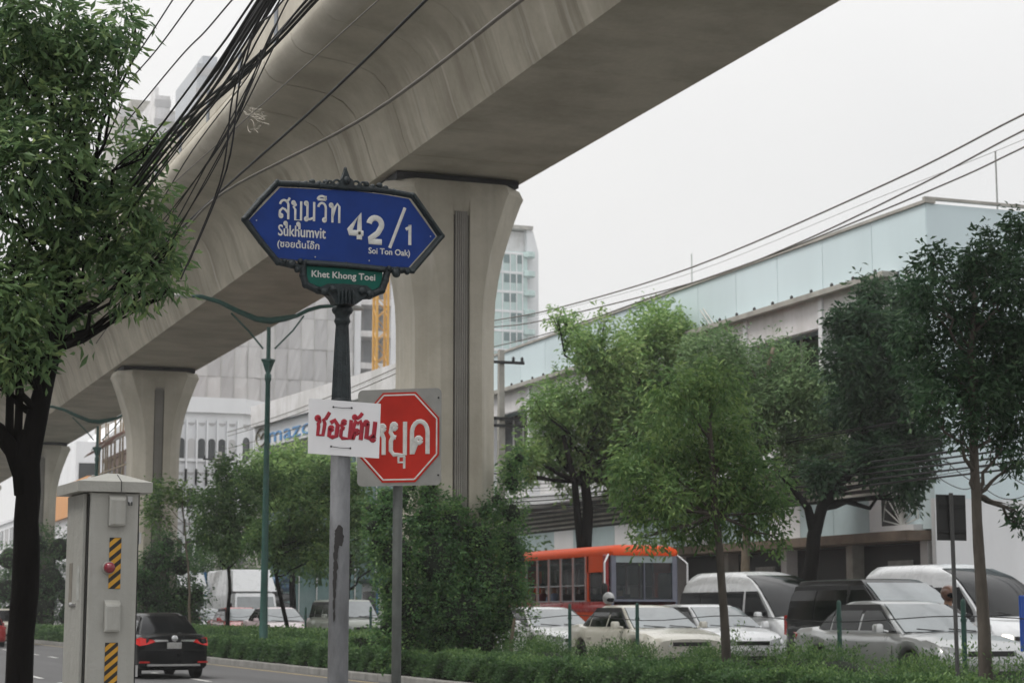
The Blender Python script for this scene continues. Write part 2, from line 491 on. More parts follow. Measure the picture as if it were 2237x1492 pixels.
struct(MB().box(27.2, 27.35, -120, 690, -.2, ZF + .14).build('kerb_far', M['kerb']))
yl = struct(MB().box(12.3, 12.42, -100, 600, 0, .004).build('road_edge_line', M['yellow_line']))
dm = MB().box(-.06, .06, 0, 2.0, 0, .004).mesh('lane_dash', M['white_line'])
for w_, y0 in ((9.2, 38.2), (5.95, 36.6)):
    for i in range(22):
        o = inst('lane_dash', dm, None, (w_, y0 + i * 5.0 - 10, 0)); struct(o)

# ================================================================== VIADUCT
PC = 14.4                                                   # centre line of the viaduct
left_prof = [(12.70, 11.60), (12.56, 11.95), (12.44, 12.35), (12.30, 12.75), (12.12, 13.08), (11.86, 13.34), (11.5, 13.5), (11.0, 13.58), (10.5, 13.63), (10.25, 13.68), (10.08, 13.78), (9.98, 13.94), (9.96, 14.12), (10.02, 14.28), (10.14, 14.36)]
def prof():
    L = left_prof[:]
    R = [(2 * PC - a, b) for a, b in reversed(L)]
    return L + R                                            # open at the soffit, closed by the loft
via = thing('viaduct', 'long curved-sided concrete rail viaduct crossing overhead on flared piers', 'viaduct', (PC, 42.3, 11.6))
SEG = 2.5
seg_loop = prof()
def seg_mesh(length, gap):
    rings = []
    b = .012
    for y, k in ((gap, -b), (gap + b, 0), (length - gap - b, 0), (length - gap, -b)):
        r = []
        for (x, z) in seg_loop:
            cx, cz = PC, 13.0
            d = math.hypot(x - cx, z - cz)
            r.append((x + (x - cx) / d * k - PC, y, z + (z - cz) / d * k - 11.6))
        rings.append(r)
    me = MB().loft(rings).mesh('girder_segment', [M['girder'], M['edge']], smooth=30)
    for p in me.polygons:
        if p.center.z + 11.6 > 13.64: p.material_index = 1
    return me
sm_mid = seg_mesh(SEG, .006); sm_end = seg_mesh(SEG, .035)
y = 42.3 - 37.5 * 2
spans = []
while y < 230:
    k = round((y - 42.3) / SEG) % 15
    o = inst('girder_segment', sm_end if k in (0, 14) else sm_mid, via, (0, y - 42.3, 0))
    y += SEG
core_loop = []
for i, (x, z) in enumerate(seg_loop):
    (xa_, za_), (xb_, zb_) = seg_loop[i - 1], seg_loop[(i + 1) % len(seg_loop)]
    d1 = Vector((x - xa_, z - za_)).normalized(); d2 = Vector((xb_ - x, zb_ - z)).normalized(); tn = (d1 + d2).normalized()
    core_loop.append((x + tn.y * .05, z - tn.x * .05))      # set inwards, square to the surface
core = MB().loft([[(x - PC, yy, z - 11.6) for x, z in core_loop] for yy in (-75, 187)])
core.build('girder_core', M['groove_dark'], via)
# parapet panels with dark pilasters between them on each edge
PP = 3.7
pm = MB().cbox(-.07, .07, .05, PP - .33, 0, .86, .012).mesh('parapet_panel', M['edge'])
pil = MB().cbox(-.09, .06, .0, .27, 0, .90, .01).mesh('parapet_post', mat('parapet_post', (.22, .24, .27), .8, var=.2))
for sgn, x in ((1, 10.13), (-1, 2 * PC - 10.13)):
    y = 41.45 - PP * 20
    while y < 225:
        inst('parapet_panel', pm, via, (x - PC, y - 42.3 + .28, 14.36 - 11.6), (0, 0, 0), (sgn, 1, 1))
        inst('parapet_post', pil, via, (x - PC, y - 42.3, 14.33 - 11.6), (0, 0, 0), (sgn, 1, 1))
        y += PP
MB().box(-3.6, 3.6, -74, 186, 2.5, 2.78).build('track_slab', M['pier'], via)
bearing = MB().cbox(-.45, .45, -.35, .35, 0, .30, .03).mesh('bearing', M['rubber_dark'])

def pier(yc, label, i):
    t = thing('viaduct_pier', label, 'pier', (PC, yc, 0), 0, 'piers of the rail viaduct')
    lev = [(0, .98), (3, .97), (7.4, .96), (8.2, .97), (8.7, 1.0), (9.2, 1.08), (9.7, 1.19), (10.2, 1.35), (10.6, 1.49), (11.0, 1.65), (11.05, 1.67), (11.20, 1.75), (11.40, 1.66)]
    rings = []
    for z, a in lev:
        c = .46 + (a - .96) * .16; b = 1.2; fh = a - c; g_ = .20; dp = .07 if z <= 11.0 - .25 else 0
        if z > 11.3: b = 1.15
        rings.append([(-a, b - c, z), (-a, -b + c, z), (-fh, -b, z), (-g_, -b, z), (-g_, -b + dp, z), (g_, -b + dp, z), (g_, -b, z), (fh, -b, z), (a, -b + c, z), (a, b - c, z),
                      (fh, b, z), (g_, b, z), (g_, b - dp, z), (-g_, b - dp, z), (-g_, b, z), (-fh, b, z)])
    MB().loft(rings).build('column', M['pier'], t, smooth=24)
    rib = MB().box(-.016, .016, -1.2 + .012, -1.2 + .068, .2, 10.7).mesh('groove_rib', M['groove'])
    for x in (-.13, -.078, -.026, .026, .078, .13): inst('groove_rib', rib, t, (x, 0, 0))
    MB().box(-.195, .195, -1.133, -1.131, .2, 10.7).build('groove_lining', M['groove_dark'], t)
    MB().box(-1.5, 1.5, -.95, .95, 11.402, 11.57).build('gap_shade_block', M['rubber_dark'], t)  # dark block that paints the gap under the girder as shade
    inst('bearing', bearing, t, (-.95, 0, 11.35)); inst('bearing', bearing, t, (.95, 0, 11.35))
    return t
for i, (yc, lb) in enumerate(((42.3, 'tall flared concrete pier right behind the stop sign, ivy round its foot'), (79.8, 'flared concrete pier rising behind the roof of the grey cabinet'),
                              (117.3, 'small far concrete pier between the dark tree trunk and the cabinet'), (154.8, 'farthest concrete pier, behind the dark trunk of the big tree'), (4.8, 'concrete pier beside the camera, outside the picture'))):
    if i < 4: pier(yc, lb, i)

# ================================================================== STREET SIGN
SG = 9.45
def sp(px, py): p = S(px, py, SG); return (p.x, p.z)
def fitted_text(name, body, cx, cz, w, h, y, m, parent, yaw=0, roll=0, extrude=.004, offset=0.0, bold=0.0):
    cu = bpy.data.curves.new(name, 'FONT'); cu.body = body; cu.size = 1; cu.extrude = 0; cu.offset = 0; cu.resolution_u = 3
    to = bpy.data.objects.new(name, cu); COL.objects.link(to)
    dg = bpy.context.evaluated_depsgraph_get()
    me = bpy.data.meshes.new_from_object(to.evaluated_get(dg))
    bpy.data.objects.remove(to)
    co = np.empty(len(me.vertices) * 3); me.vertices.foreach_get('co', co); co = co.reshape(-1, 3)
    lo, hi = co.min(0), co.max(0)
    sx, sz = w / (hi[0] - lo[0]), h / (hi[1] - lo[1])
    q = np.zeros_like(co); q[:, 0] = (co[:, 0] - (lo[0] + hi[0]) / 2) * sx; q[:, 2] = (co[:, 1] - (lo[1] + hi[1]) / 2) * sz
    me.vertices.foreach_set('co', q.ravel())
    if bold:
        pts = [tuple(p) for p in q]; fcs = [tuple(p.vertices) for p in me.polygons]; nv = len(pts)
        me = bpy.data.meshes.new(name)
        allp = []; allf = []
        for k, (dx, dz) in enumerate(((0, 0), (bold, 0), (-bold, 0), (0, bold), (0, -bold))):
            allp += [(p[0] + dx, p[1] - .0003 * k, p[2] + dz) for p in pts]; allf += [tuple(i + nv * k for i in f) for f in fcs]
        me.from_pydata(allp, [], allf)
    me.materials.clear(); me.materials.append(m); me.name = name; me.update()
    o = bpy.data.objects.new(name, me); COL.objects.link(o); o.parent = parent
    off = Vector((0, 0, 0)); pp = parent
    while pp is not None: off += pp.location; pp = pp.parent
    o.location = Vector((cx, y, cz)) - off; o.rotation_euler = (0, roll, yaw)
    if not bold: sol = o.modifiers.new('thick', 'SOLIDIFY'); sol.thickness = extrude; sol.offset = 0
    return o
def arc(cx, cy, r, a0, a1, n=10, ry=None):
    ry = ry or r
    return [(cx + r * math.cos(math.radians(a0 + (a1 - a0) * i / n)), cy + ry * math.sin(math.radians(a0 + (a1 - a0) * i / n))) for i in range(n + 1)]
def loop(cx, cy, r=.085): return arc(cx, cy, r, 0, 360, 10)
G = {
 'so': [loop(.13, .16), [(.04, .16), (.06, .42), (.22, .56), (.38, .5), (.56, .34)], arc(.32, .72, .26, 170, 0, 9, .26) + [(.58, .0)], [(.42, .88), (.58, 1.0), (.66, 1.12)]],
 'kho': [loop(.10, .88, .075), [(.17, .9), (.26, .78), (.10, .66), (.22, .54), (.22, .0), (.58, 0), (.58, .98)]],
 'u': [loop(.42, -.22, .07), [(.49, -.2), (.49, -.48)]],
 'mo': [loop(.10, .9), [(.18, .9), (.18, .12)], loop(.12, .09), [(.2, .1), (.34, .08), (.6, .18)], [(.6, 1), (.6, 0)]],
 'wo': [arc(.3, .72, .24, 170, 0, 8, .26) + [(.54, .1)], loop(.46, .1)],
 'i': [arc(.28, 1.16, .26, 180, 0, 8, .18), [(.02, 1.16), (.54, 1.16)], [(.5, 1.16), (.52, 1.36)]],
 'tho': [loop(.08, .9), [(.17, .9), (.17, 0)], [(.17, .3), (.34, .82), (.48, 1), (.6, .86), (.6, 0)]],
 'ho': [loop(.08, .9), [(.17, .9), (.17, 0)], [(.17, .35), (.48, .7)], loop(.54, .82), [(.5, .7), (.6, .5), (.6, 0)]],
 'yo': [loop(.18, .86), [(.1, .84), (.06, .68), (.14, .55), (.26, .52)], [(.14, .54), (.07, .42), (.07, .12), (.18, 0), (.6, 0), (.6, 1)]],
 'do': [[(.08, 0), (.08, .62)] + arc(.34, .66, .26, 170, 0, 8, .34) + [(.6, 0)], loop(.3, .42), [(.24, .36), (.1, .02)]],
 'cho': [loop(.1, .86), [(.18, .86), (.24, .7), (.16, .58), (.2, .45), (.2, .0), (.5, 0), (.54, .6), (.44, .78), (.56, .84), (.74, 1.18)]],
 'o': [loop(.16, .5), [(.08, .5), (.08, .06), (.3, -.01), (.56, .06), (.58, .72), (.34, 1), (.08, .84)]],
 'to': [[(.08, 0), (.08, .72), (.2, 1), (.33, .86), (.46, 1), (.6, .74), (.6, 0)], loop(.3, .42), [(.22, .4), (.1, .02)]],
 'no': [loop(.08, .9), [(.17, .9), (.17, .12), (.34, .12), (.6, .28)], loop(.56, .1), [(.6, 1), (.6, .16)]],
 'han': [loop(.16, 1.2, .07), [(.23, 1.18), (.36, 1.16), (.5, 1.26), (.62, 1.44)]],
 '4': [[(.44, 0), (.44, 1), (.04, .34), (.04, .25), (.6, .25)]],
 '2': [arc(.3, .72, .25, 175, -20, 10, .26) + [(.4, .38), (.08, .12), (.06, .03), (.56, .03)]],
 '1': [[(.05, .76), (.2, .84), (.27, 1.0), (.27, 0)]],
 '/': [[(0, 0), (.5, 1)]],
}
def strokes(mb, seq, x, z, h, pitch, r, y, yaw=0, shear=0, wx=1.0):
    """seq: glyph names; marks written '+name' sit over the glyph before them. Drawn in the plane y"""
    nrm = (math.sin(yaw), -math.cos(yaw), 0)
    cxp = 0; last = 0
    for g_ in seq:
        mark = g_.startswith('+'); key = g_.lstrip('+')
        ox = last if mark else cxp
        for ln in G[key]:
            pts = []
            for a, b in ln:
                u = (ox + a * wx) * h + shear * b * h; v = b * h
                pts.append((x + u * math.cos(yaw), y + u * math.sin(yaw), z + v))
            mb.tube(pts, r, 6, flat=nrm)
            for q in (pts[0], pts[-1]):
                pass
        if not mark: last = cxp; cxp += pitch
    return mb

sgn = thing('street_sign', 'dark blue hexagonal street name sign in a cast iron frame on a tall post', 'street sign', (2.72, SG + .09, .15))
Y0 = SG
def flat(a, b, d): return (a, d, b)
blade_px = [(545, 480), (612, 410), (680, 413), (756, 416), (830, 424), (893, 435), (952, 517), (893, 584), (840, 583), (756, 577), (680, 572), (600, 562)]
blade = [sp(*p) for p in blade_px]
MB().prism(blade, flat, Y0, Y0 + .03).build('name_plate', M['sign_blue'], sgn, world=True)
green = [sp(*p) for p in [(668, 580), (836, 592), (834, 640), (790, 650), (705, 640), (668, 622)]]
MB().prism(green, flat, Y0 + .002, Y0 + .03).build('district_plate', M['sign_green'], sgn, world=True)
# iron frame: a fat moulded border with beads and curls
fr = MB()
def border(pxs, r, closed=True, yy=Y0):
    pts = [(sp(*p)[0], yy, sp(*p)[1]) for p in pxs]
    if closed: pts = pts + [pts[0]]
    for a, b in zip(pts[:-1], pts[1:]):
        fr.tube([a, b], r, 8)
        fr.blob(b, (r * 1.12,) * 3, 8, 6)
frame_px = [(534, 480), (566, 441), (605, 401), (652, 403), (700, 406), (756, 410), (812, 414), (860, 420), (901, 428), (930, 468), (963, 517), (934, 552), (899, 591), (868, 590), (852, 590)]
border(frame_px + [(832, 588), (756, 580), (668, 574), (655, 584), (607, 573), (570, 528)], .0165)
border([(532, 480), (570, 437), (604, 399)], .012, False, Y0 - .014); border([(902, 427), (965, 517), (900, 594)], .012, False, Y0 - .014)
border([(662, 578), (662, 602), (668, 622), (694, 634), (722, 640)], .019, False)
border([(846, 592), (842, 612), (834, 634), (806, 646), (776, 648)], .019, False)
border([(668, 576), (756, 582), (836, 590)], .011, False, Y0 - .012)
for px, py, r in [(636, 578, .024), (648, 590, .017), (864, 598, .024), (876, 592, .017), (655, 572, .016), (848, 588, .016), (620, 572, .014), (888, 596, .014)]:
    q = sp(px, py); fr.blob((q[0], Y0 - .012, q[1]), (r, .02, r), 10, 7)
for i, (px, py) in enumerate([(668, 402), (682, 398), (697, 402), (712, 399), (726, 404), (786, 408), (800, 403), (814, 409), (829, 406), (842, 412)]):
    q = sp(px, py); fr.blob((q[0], Y0, q[1]), (.018, .016, .016), 8, 6)
for sgn_ in (-1, 1):
    for k in range(2):
        cxp = 755 + sgn_ * (20 + 16 * k); cyp = 402 + 2 * k + (3 if sgn_ > 0 else 0)
        pts = []
        for a in range(0, 300, 30):
            rr_ = 9 - a / 60
            q = sp(cxp + sgn_ * rr_ * math.cos(math.radians(a)), cyp - rr_ * math.sin(math.radians(a))); pts.append((q[0], Y0 - .012, q[1]))
        fr.tube(pts, .006, 6)
fr.build('iron_frame', M['iron'], sgn, smooth=50, world=True)
fin = MB()
fq = [(737, 410), (739, 398), (746, 390), (750, 380), (754, 367), (759, 379), (763, 390), (771, 397), (774, 411)]
fin.prism([sp(*p) for p in fq], flat, Y0 - .016, Y0 + .03)
q = sp(755, 396); fin.blob((q[0], Y0 - .02, q[1]), (.017, .014, .022), 10, 7)
q = sp(755, 371); fin.blob((q[0], Y0 + .005, q[1]), (.010, .012, .016), 8, 6)
fin.build('finial', M['iron'], sgn, smooth=50, world=True)
# cup under the plates and the fluted column
cu_px = [(690, 632), (712, 640), (724, 652), (730, 664), (776, 666), (790, 656), (798, 646), (815, 640), (798, 626), (750, 622), (712, 622)]
cb = MB(); cb.prism([sp(*p) for p in cu_px], flat, Y0 - .03, Y0 + .06)
for px, py in [(723, 634), (787, 638), (705, 640), (804, 645)]:
    q = sp(px, py); cb.blob((q[0], Y0 - .035, q[1]), (.020, .018, .020), 10, 7)
for k in range(5):
    q = sp(735 + k * 8, 650 + abs(k - 2)); cb.tube([(q[0], Y0 - .035, q[1] + .035), (q[0], Y0 - .04, q[1]), (q[0], Y0 - .03, q[1] - .035)], .008, 6)
cb.build('capital', M['iron'], sgn, smooth=50, world=True)
PX_, PY_ = S(747, 760, SG + .09).x, SG + .09
zt = lambda py: S(747, py, PY_).z
col = MB()
col.lathe([(.035, zt(668)), (.052, zt(672)), (.056, zt(678)), (.050, zt(684)), (.040, zt(688)), (.037, zt(694)), (.041, zt(699)), (.043, zt(703)), (.036, zt(708)), (.034, zt(712))], 20, (PX_, PY_, 0))
rings = []
zt0, zt1 = zt(712), zt(872)
for i in range(9):
    t = i / 8; r = .034 + .017 * t ** .9; z = zt0 + (zt1 - zt0) * t; ring = []
    for k in range(48):
        a = 2 * PI * k / 48; rr_ = r * (1 - .09 * (k % 4 == 0) - .045 * (k % 2 == 1))
        ring.append((PX_ + rr_ * math.cos(a), PY_ + rr_ * math.sin(a), z))
    rings.append(ring)
col.loft(rings)
col.lathe([(.052, zt1), (.056, zt1 - .01), (.056, zt1 - .03), (.05, zt1 - .04)], 20, (PX_, PY_, 0))
col.build('fluted_column', M['iron'], sgn, smooth=50, world=True)
sh = MB(); sh.lathe([(.0505, zt1 - .03), (.0515, 1.6), (.053, .9), (.054, .15)], 24, (PX_, PY_, 0))
sh.lathe([(.075, .15), (.075, .17), (.06, .19), (.055, .22)], 20, (PX_, PY_, 0))
pg = sh.build('post', M['post_grey'], sgn, smooth='full', world=True)
tar = mat('tar_stain', (.015, .013, .013), .55, var=.3, scale=10)
tb = MB(); rr_ = random.Random(3)
for (py, half, n0) in [(1160, .020, 0), (1172, .024, 0), (1182, .02, 0), (1195, .012, -.012), (1215, .011, -.018), (1235, .013, -.016), (1255, .012, -.018), (1275, .010, -.02), (1295, .008, -.02), (1320, .007, -.022), (1345, .006, -.02)]:
    z = zt(py); a0 = -PI / 2 - YAW * .2 - .25 + n0 / .052; pr = []
    for k in range(14):
        t = 2 * PI * k / 14; rr2 = rr_.uniform(.8, 1.25)
        a = a0 + math.cos(t) * half / .052 * rr2; zz = z + math.sin(t) * (.028 if half > .015 else .03) * rr2
        pr.append((PX_ + .0545 * math.cos(a), PY_ + .0545 * math.sin(a), zz))
    c0 = (PX_ + .0547 * math.cos(a0), PY_ + .0547 * math.sin(a0), z)
    tb.add([c0] + pr, [(0, i + 1, (i + 1) % 14 + 1) for i in range(14)])
tb.build('tar_stain', tar, sgn, world=True)
# lettering
def dxz(a, b): return (sp(*b)[0] - sp(*a)[0], sp(*a)[1] - sp(*b)[1])
tx = MB(); x0, z0 = sp(609, 478)
hh = sp(609, 436)[1] - z0
wid = sp(742, 478)[0] - x0
strokes(tx, ['so', '+u', 'kho', '+u', 'mo', 'wo', '+i', 'tho'], x0, z0, hh, .78 * (wid / (hh * (.78 * 4 + .62))), .0061, Y0 - .002, wx=wid / (hh * (.78 * 4 + .62)) * .98)
tx.build('thai_lettering', M['sign_white'], sgn, world=True)
nb = MB()
x0, z0 = sp(761, 522); hh = sp(761, 462)[1] - z0 - .012
strokes(nb, ['4'], x0, z0, hh, .7, .0150, Y0 - .002, wx=1.0)
x0, z0 = sp(803, 529); strokes(nb, ['2'], x0, z0, hh, .7, .0150, Y0 - .002, wx=1.02)
x0, z0 = sp(851, 542); h2 = sp(851, 452)[1] - z0; strokes(nb, ['/'], x0, z0, h2, .7, .0085, Y0 - .002, wx=.75)
x0, z0 = sp(884, 535); h2 = sp(884, 491)[1] - z0; strokes(nb, ['1'], x0, z0, h2, .7, .0085, Y0 - .002, wx=.95)
nb.build('number_lettering', M['sign_white'], sgn, world=True)
def ptext(name, body, a, b, y, m, par, off=0.0, roll=0.0):
    """a: upper left pixel, b: lower right pixel of the word"""
    p, q = sp(*a), sp(*b)
    return fitted_text(name, body, (p[0] + q[0]) / 2, (p[1] + q[1]) / 2, q[0] - p[0], p[1] - q[1], y, m, par, roll=roll, bold=off)
ptext('latin_lettering', 'Sukhumvit', (608, 491), (711, 522), Y0 - .002, M['sign_white'], sgn, .0014).name = 'latin_lettering'
ptext('thai_small_lettering', '(ซอยต้นโอ๊ก', (606, 522), (697, 550), Y0 - .002, M['sign_white'], sgn, .0009)
ptext('latin_small_lettering', 'Soi Ton Oak)', (805, 541), (895, 564), Y0 - .002, M['sign_white'], sgn, .0012)
ptext('district_lettering', 'Khet Khong Toei', (681, 591), (819, 618), Y0 - .002, M['sign_white'], sgn, .0012)
for px, py in [(560, 482), (940, 517), (688, 562), (806, 570)]:
    q = sp(px, py); MB().lathe([(.004, Y0 - .003), (.0035, Y0 - .006), (.001, Y0 - .007)], 8, (q[0], 0, q[1]), axis='y').build('rivet', M['steel'], sgn, world=True)

# the hand painted placard tied to the post
PYF = PY_ - .062
def pp(px, py): p = S(px, py, PYF); return (p.x, p.z)
plc = [pp(675, 870), pp(832, 882), pp(828, 1001), pp(673, 990)]
pc = thing('placard', 'white hand painted placard with red brush lettering tied across the sign post', 'placard', (PX_, PYF, zt(1001)))
MB().prism(plc, flat, PYF, PYF + .006).build('board', M['placard'], pc, world=True)
bl = MB(); x0, z0 = pp(690, 955); hh = pp(690, 912)[1] - z0
G['bho'] = [[(.0, .85), (.15, .95), (.1, .6), (.22, .1), (.5, -.02), (.58, .5), (.5, .8), (.72, 1.3)], [(.02, .7), (.2, .6)]]
for i, (g_, px, py, hs) in enumerate([('cho', 686, 950, 1.0), ('o', 716, 954, .85), ('yo', 741, 957, .95), ('to', 766, 960, .95), ('+han', 764, 958, .92), ('no', 793, 962, .98)]):
    x1, z1 = pp(px, py)
    strokes(bl, [g_.lstrip('+')] if True else 0, x1, z1, hh * hs, .7 , .0098 + .0018 * (i % 2), PYF - .002, shear=.10, wx=.92)
bl.build('brush_lettering', M['paint_red'], pc, world=True)
for a, b in (((728, 889), (768, 891)), ((723, 975), (765, 979))):
    p, q = pp(*a), pp(*b)
    MB().tube([(p[0], PYF + .002, p[1]), (p[0], PYF - .005, p[1]), ((p[0] + q[0]) / 2, PYF - .006, (p[1] + q[1]) / 2 - .003), (q[0], PYF - .005, q[1]), (q[0], PYF + .002, q[1])], .0016, 5).build('wire_tie', M['cable'], pc, world=True)
    for r_ in (p, q): MB().blob((r_[0], PYF - .003, r_[1]), (.005, .003, .005), 8, 5).build('hole_mark', M['cable'], pc, world=True)

# ================================================================== STOP SIGN
SY = 10.9
sc_ = S(872, 955, SY)
yaw = math.radians(-36)
stp = thing('stop_sign', 'red octagonal stop sign on a grey square plate on a thin pole', 'stop sign', (S(877, 1100, SY).x, SY, .15))
ca, sa = math.cos(yaw), math.sin(yaw)
PW = .262; PH = .288
def st(u, v, d): return (sc_.x + u * ca + d * -sa * -1 * -1, sc_.y + u * sa + d * ca, sc_.z + v)
def st(u, v, d):
    # u along the plate, v up, d away from the viewer
    return (sc_.x + u * ca - d * sa, sc_.y + u * sa + d * ca, sc_.z + v)
def rrect(w, h, r):
    out = []
    for cx_, cy_, a0 in ((w - r, h - r, 0), (-w + r, h - r, 90), (-w + r, -h + r, 180), (w - r, -h + r, 270)):
        out += arc(cx_, cy_, r, a0, a0 + 90, 4)
    return out
MB().prism(rrect(PW, PH, .03), st, 0, .004).build('plate', M['sign_back'], stp, world=True)
def octa(k, wx): q = .4142; return [(a * k * wx, b * k) for a, b in ((1, q), (q, 1), (-q, 1), (-1, q), (-1, -q), (-q, -1), (q, -1), (1, -q))]
MB().prism(octa(.268, .93), st, -.003, -.0005).build('red_octagon', M['stop_red'], stp, world=True)
ob = MB(); oc = octa(.252, .93)
for i in range(8):
    a, b = oc[i], oc[(i + 1) % 8]
    ob.tube([st(a[0], a[1], -.003), st(b[0], b[1], -.003)], .0045, 6, flat=(sa, -ca, 0))
ob.build('white_border', M['sign_white'], stp, world=True)
lt = MB()
def stroke_at(mb, g_, u, v, h, r, wx=1.0):
    for ln in G[g_]:
        pts = [st(u + a * h * wx, v + b * h, -.0035) for a, b in ln]
        mb.tube(pts, r, 6, flat=(sa, -ca, 0))
stroke_at(lt, 'ho', -.195, -.103, .195, .0135, .85)
stroke_at(lt, 'yo', -.062, -.103, .195, .0135, .85)
stroke_at(lt, 'do', .066, -.103, .195, .0135, .96)
for ln in ([(.0, .045), (.0, 0), (.045, 0), (.045, .045), (0, .045)], [(.045, .045), (.045, -.045)]):
    lt.tube([st(-.002 + a * .8, -.150 + b * .8, -.0035) for a, b in ln], .0075, 6, flat=(sa, -ca, 0))
lt.build('stop_lettering', M['sign_white'], stp, world=True)
px_ = S(877, 1100, SY).x
MB().lathe([(.029, .15), (.029, sc_.z + .2), (.02, sc_.z + .205)], 14, (px_, SY + .075, 0)).build('pole', mat('pole_grey_green', (.10, .11, .105), .6, var=.3, scale=8, bump=.2), stp, smooth='full', world=True)
for v in (-.17, .17):
    MB().box(px_ - .035, px_ + .035, SY + .05, SY + .062, sc_.z + v - .018, sc_.z + v + .018).build('clamp', M['steel'], stp, world=True)
    q = st(.245, v * 1.35, -.004); MB().blob(q, (.006, .004, .006), 8, 5).build('bolt', M['black'], stp, world=True)

# ================================================================== ROADSIDE CABINET
CA = 10.35
cabp = S(245, 1300, CA)
def ck(px, py): return S(px, py, CA)
xl, xr = ck(190, 1075).x, ck(301, 1075).x
zc = ck(245, 1072).z
dep = .45
yawc = math.radians(2)
# the box is turned a little so that its left flank shows
cabt = thing('control_cabinet', 'tall grey roadside control cabinet with overhanging cap and black and yellow tape', 'cabinet', ((xl + xr) / 2, CA + .2, .15), math.radians(4))
def rot_c(v): return v
fw = (xr - xl) / 2
zz = zc - .15
ct = MB(); ct.cbox(-fw, fw, -.2, .24, .08, zz, .006); ct.build('housing', M['cab'], cabt)
MB().box(-fw + .01, fw - .01, -.19, .23, 0, .08).build('plinth', M['paving'], cabt)
MB().cbox(-fw + .0, fw - .012, -.226, -.203, .1, zz - .012, .004).build('front_door', M['cab'], cabt)
MB().box(-fw - .004, -fw + .0, -.2, -.178, .1, zz - .02).build('door_gasket', M['black'], cabt)
MB().box(fw - .010, fw - .004, -.214, -.2045, .1, zz - .02).build('door_gap', M['black'], cabt)
MB().cbox(-fw - .026, -fw - .005, -.165, .225, .1, zz - .015, .004).build('side_door', M['cab'], cabt)
# cap: overhanging lid with a shallow ridge
ov = .055
x_a, x_b, y_a, y_b = -fw - ov - .02, fw + ov, -.2 - ov, .24 + ov
cp = MB()
z1 = zz + .002
cp.loft([[(x_a, y_a, z1 - .01), (x_b, y_a, z1 - .01), (x_b, y_b, z1 - .01), (x_a, y_b, z1 - .01)],
         [(x_a, y_a, z1 + .045), (x_b, y_a, z1 + .045), (x_b, y_b, z1 + .045), (x_a, y_b, z1 + .045)],
         [(-.03, y_a + .12, z1 + .095), (.03, y_a + .12, z1 + .095), (.03, y_b - .12, z1 + .095), (-.03, y_b - .12, z1 + .095)]])
cp.build('cap', M['cab'], cabt)
MB().tube([(.02, y_a - .003, z1 - .01), (.02, y_a - .003, z1 + .046), (.02, y_a + .1, z1 + .088)], .0022, 5).build('cap_seam', M['black'], cabt)
def hood(px0, px1, py0, py1):
    a, b = ck(px0, py0), ck(px1, py1)
    o_ = cabt.location
    x0, x1, z0, z1_ = a.x - o_.x, b.x - o_.x, b.z - .15, a.z - .15
    y = -.228
    MB().loft([[(x0, y, z0), (x1, y, z0), (x1, y, z1_), (x0, y, z1_)], [(x0, y - .03, z0 + .002), (x1, y - .03, z0 + .002), (x1, y - .03, z1_ - .022), (x0, y - .03, z1_ - .022)], [(x0 + .008, y - .035, z0 + .012), (x1 - .008, y - .035, z0 + .012), (x1 - .008, y - .035, z1_ - .034), (x0 + .008, y - .035, z1_ - .034)]]).build('vent_hood', M['cab'], cabt)
hood(229, 263, 1079, 1150); hood(219, 251, 1310, 1380)
def tape(px0, px1, py0, py1, n):
    a, b = ck(px0, py0), ck(px1, py1); o_ = cabt.location
    x0, x1, z0, z1_ = a.x - o_.x, b.x - o_.x, b.z - .15, a.z - .15
    y = -.2275
    root = MB().box(x0, x1, y - .001, y, z0, z1_).build('hazard_tape', M['black'], cabt)
    hgt = (z1_ - z0); step = hgt / n; w_ = x1 - x0; sl = w_ * .85
    for k in range(-2, n + 1):
        zb = z0 + k * step
        poly = [(x0, zb), (x1, zb + sl), (x1, zb + sl + step * .52), (x0, zb + step * .52)]
        def clip(poly, lim, up):
            out = []
            for i in range(len(poly)):
                p, q = poly[i], poly[(i + 1) % len(poly)]
                ip = (p[1] <= lim) if up else (p[1] >= lim); iq = (q[1] <= lim) if up else (q[1] >= lim)
                if ip: out.append(p)
                if ip != iq:
                    t = (lim - p[1]) / (q[1] - p[1]); out.append((p[0] + (q[0] - p[0]) * t, lim))
            return out
        poly = clip(poly, z1_ - .002, True)
        if len(poly) >= 3: poly = clip(poly, z0 + .002, False)
        if len(poly) >= 3: MB().prism(poly, flat, y - .003, y - .0012).build('amber_stripe', M['amber'], root)
tape(231, 254, 1174, 1286, 5); tape(221, 246, 1403, 1530, 6)
a = ck(228, 1240); o_ = cabt.location
bx, bz = a.x - o_.x, a.z - .15
MB().lathe([(.034, -.2285), (.034, -.24), (.03, -.243)], 20, (bx, 0, bz), axis='y').build('beacon_base', M['cab'], cabt, smooth=True)
MB().lathe([(.029, -.243), (.029, -.262), (.026, -.276), (.018, -.285), (.006, -.289)], 20, (bx, 0, bz), axis='y').build('beacon_lens', M['beacon'], cabt, smooth=True)
a = ck(276, 1092); x_, z_ = a.x - o_.x, a.z - .15
hp = MB().box(x_ - .012, x_ + .012, -.232, -.2285, z_ - .018, z_ + .018).build('latch', M['steel'], cabt)
MB().tube([(x_ - .008, -.236, z_ - .012), (x_ - .008, -.24, z_ - .03), (x_ + .008, -.24, z_ - .03), (x_ + .008, -.236, z_ - .012)], .003, 6).build('padlock', M['iron'], hp)
for z_ in (.35, 1.05, 1.75): MB().lathe([(.008, z_ - .03), (.008, z_ + .03)], 8, (fw + .002, -.215, 0)).build('hinge', M['steel'], cabt)
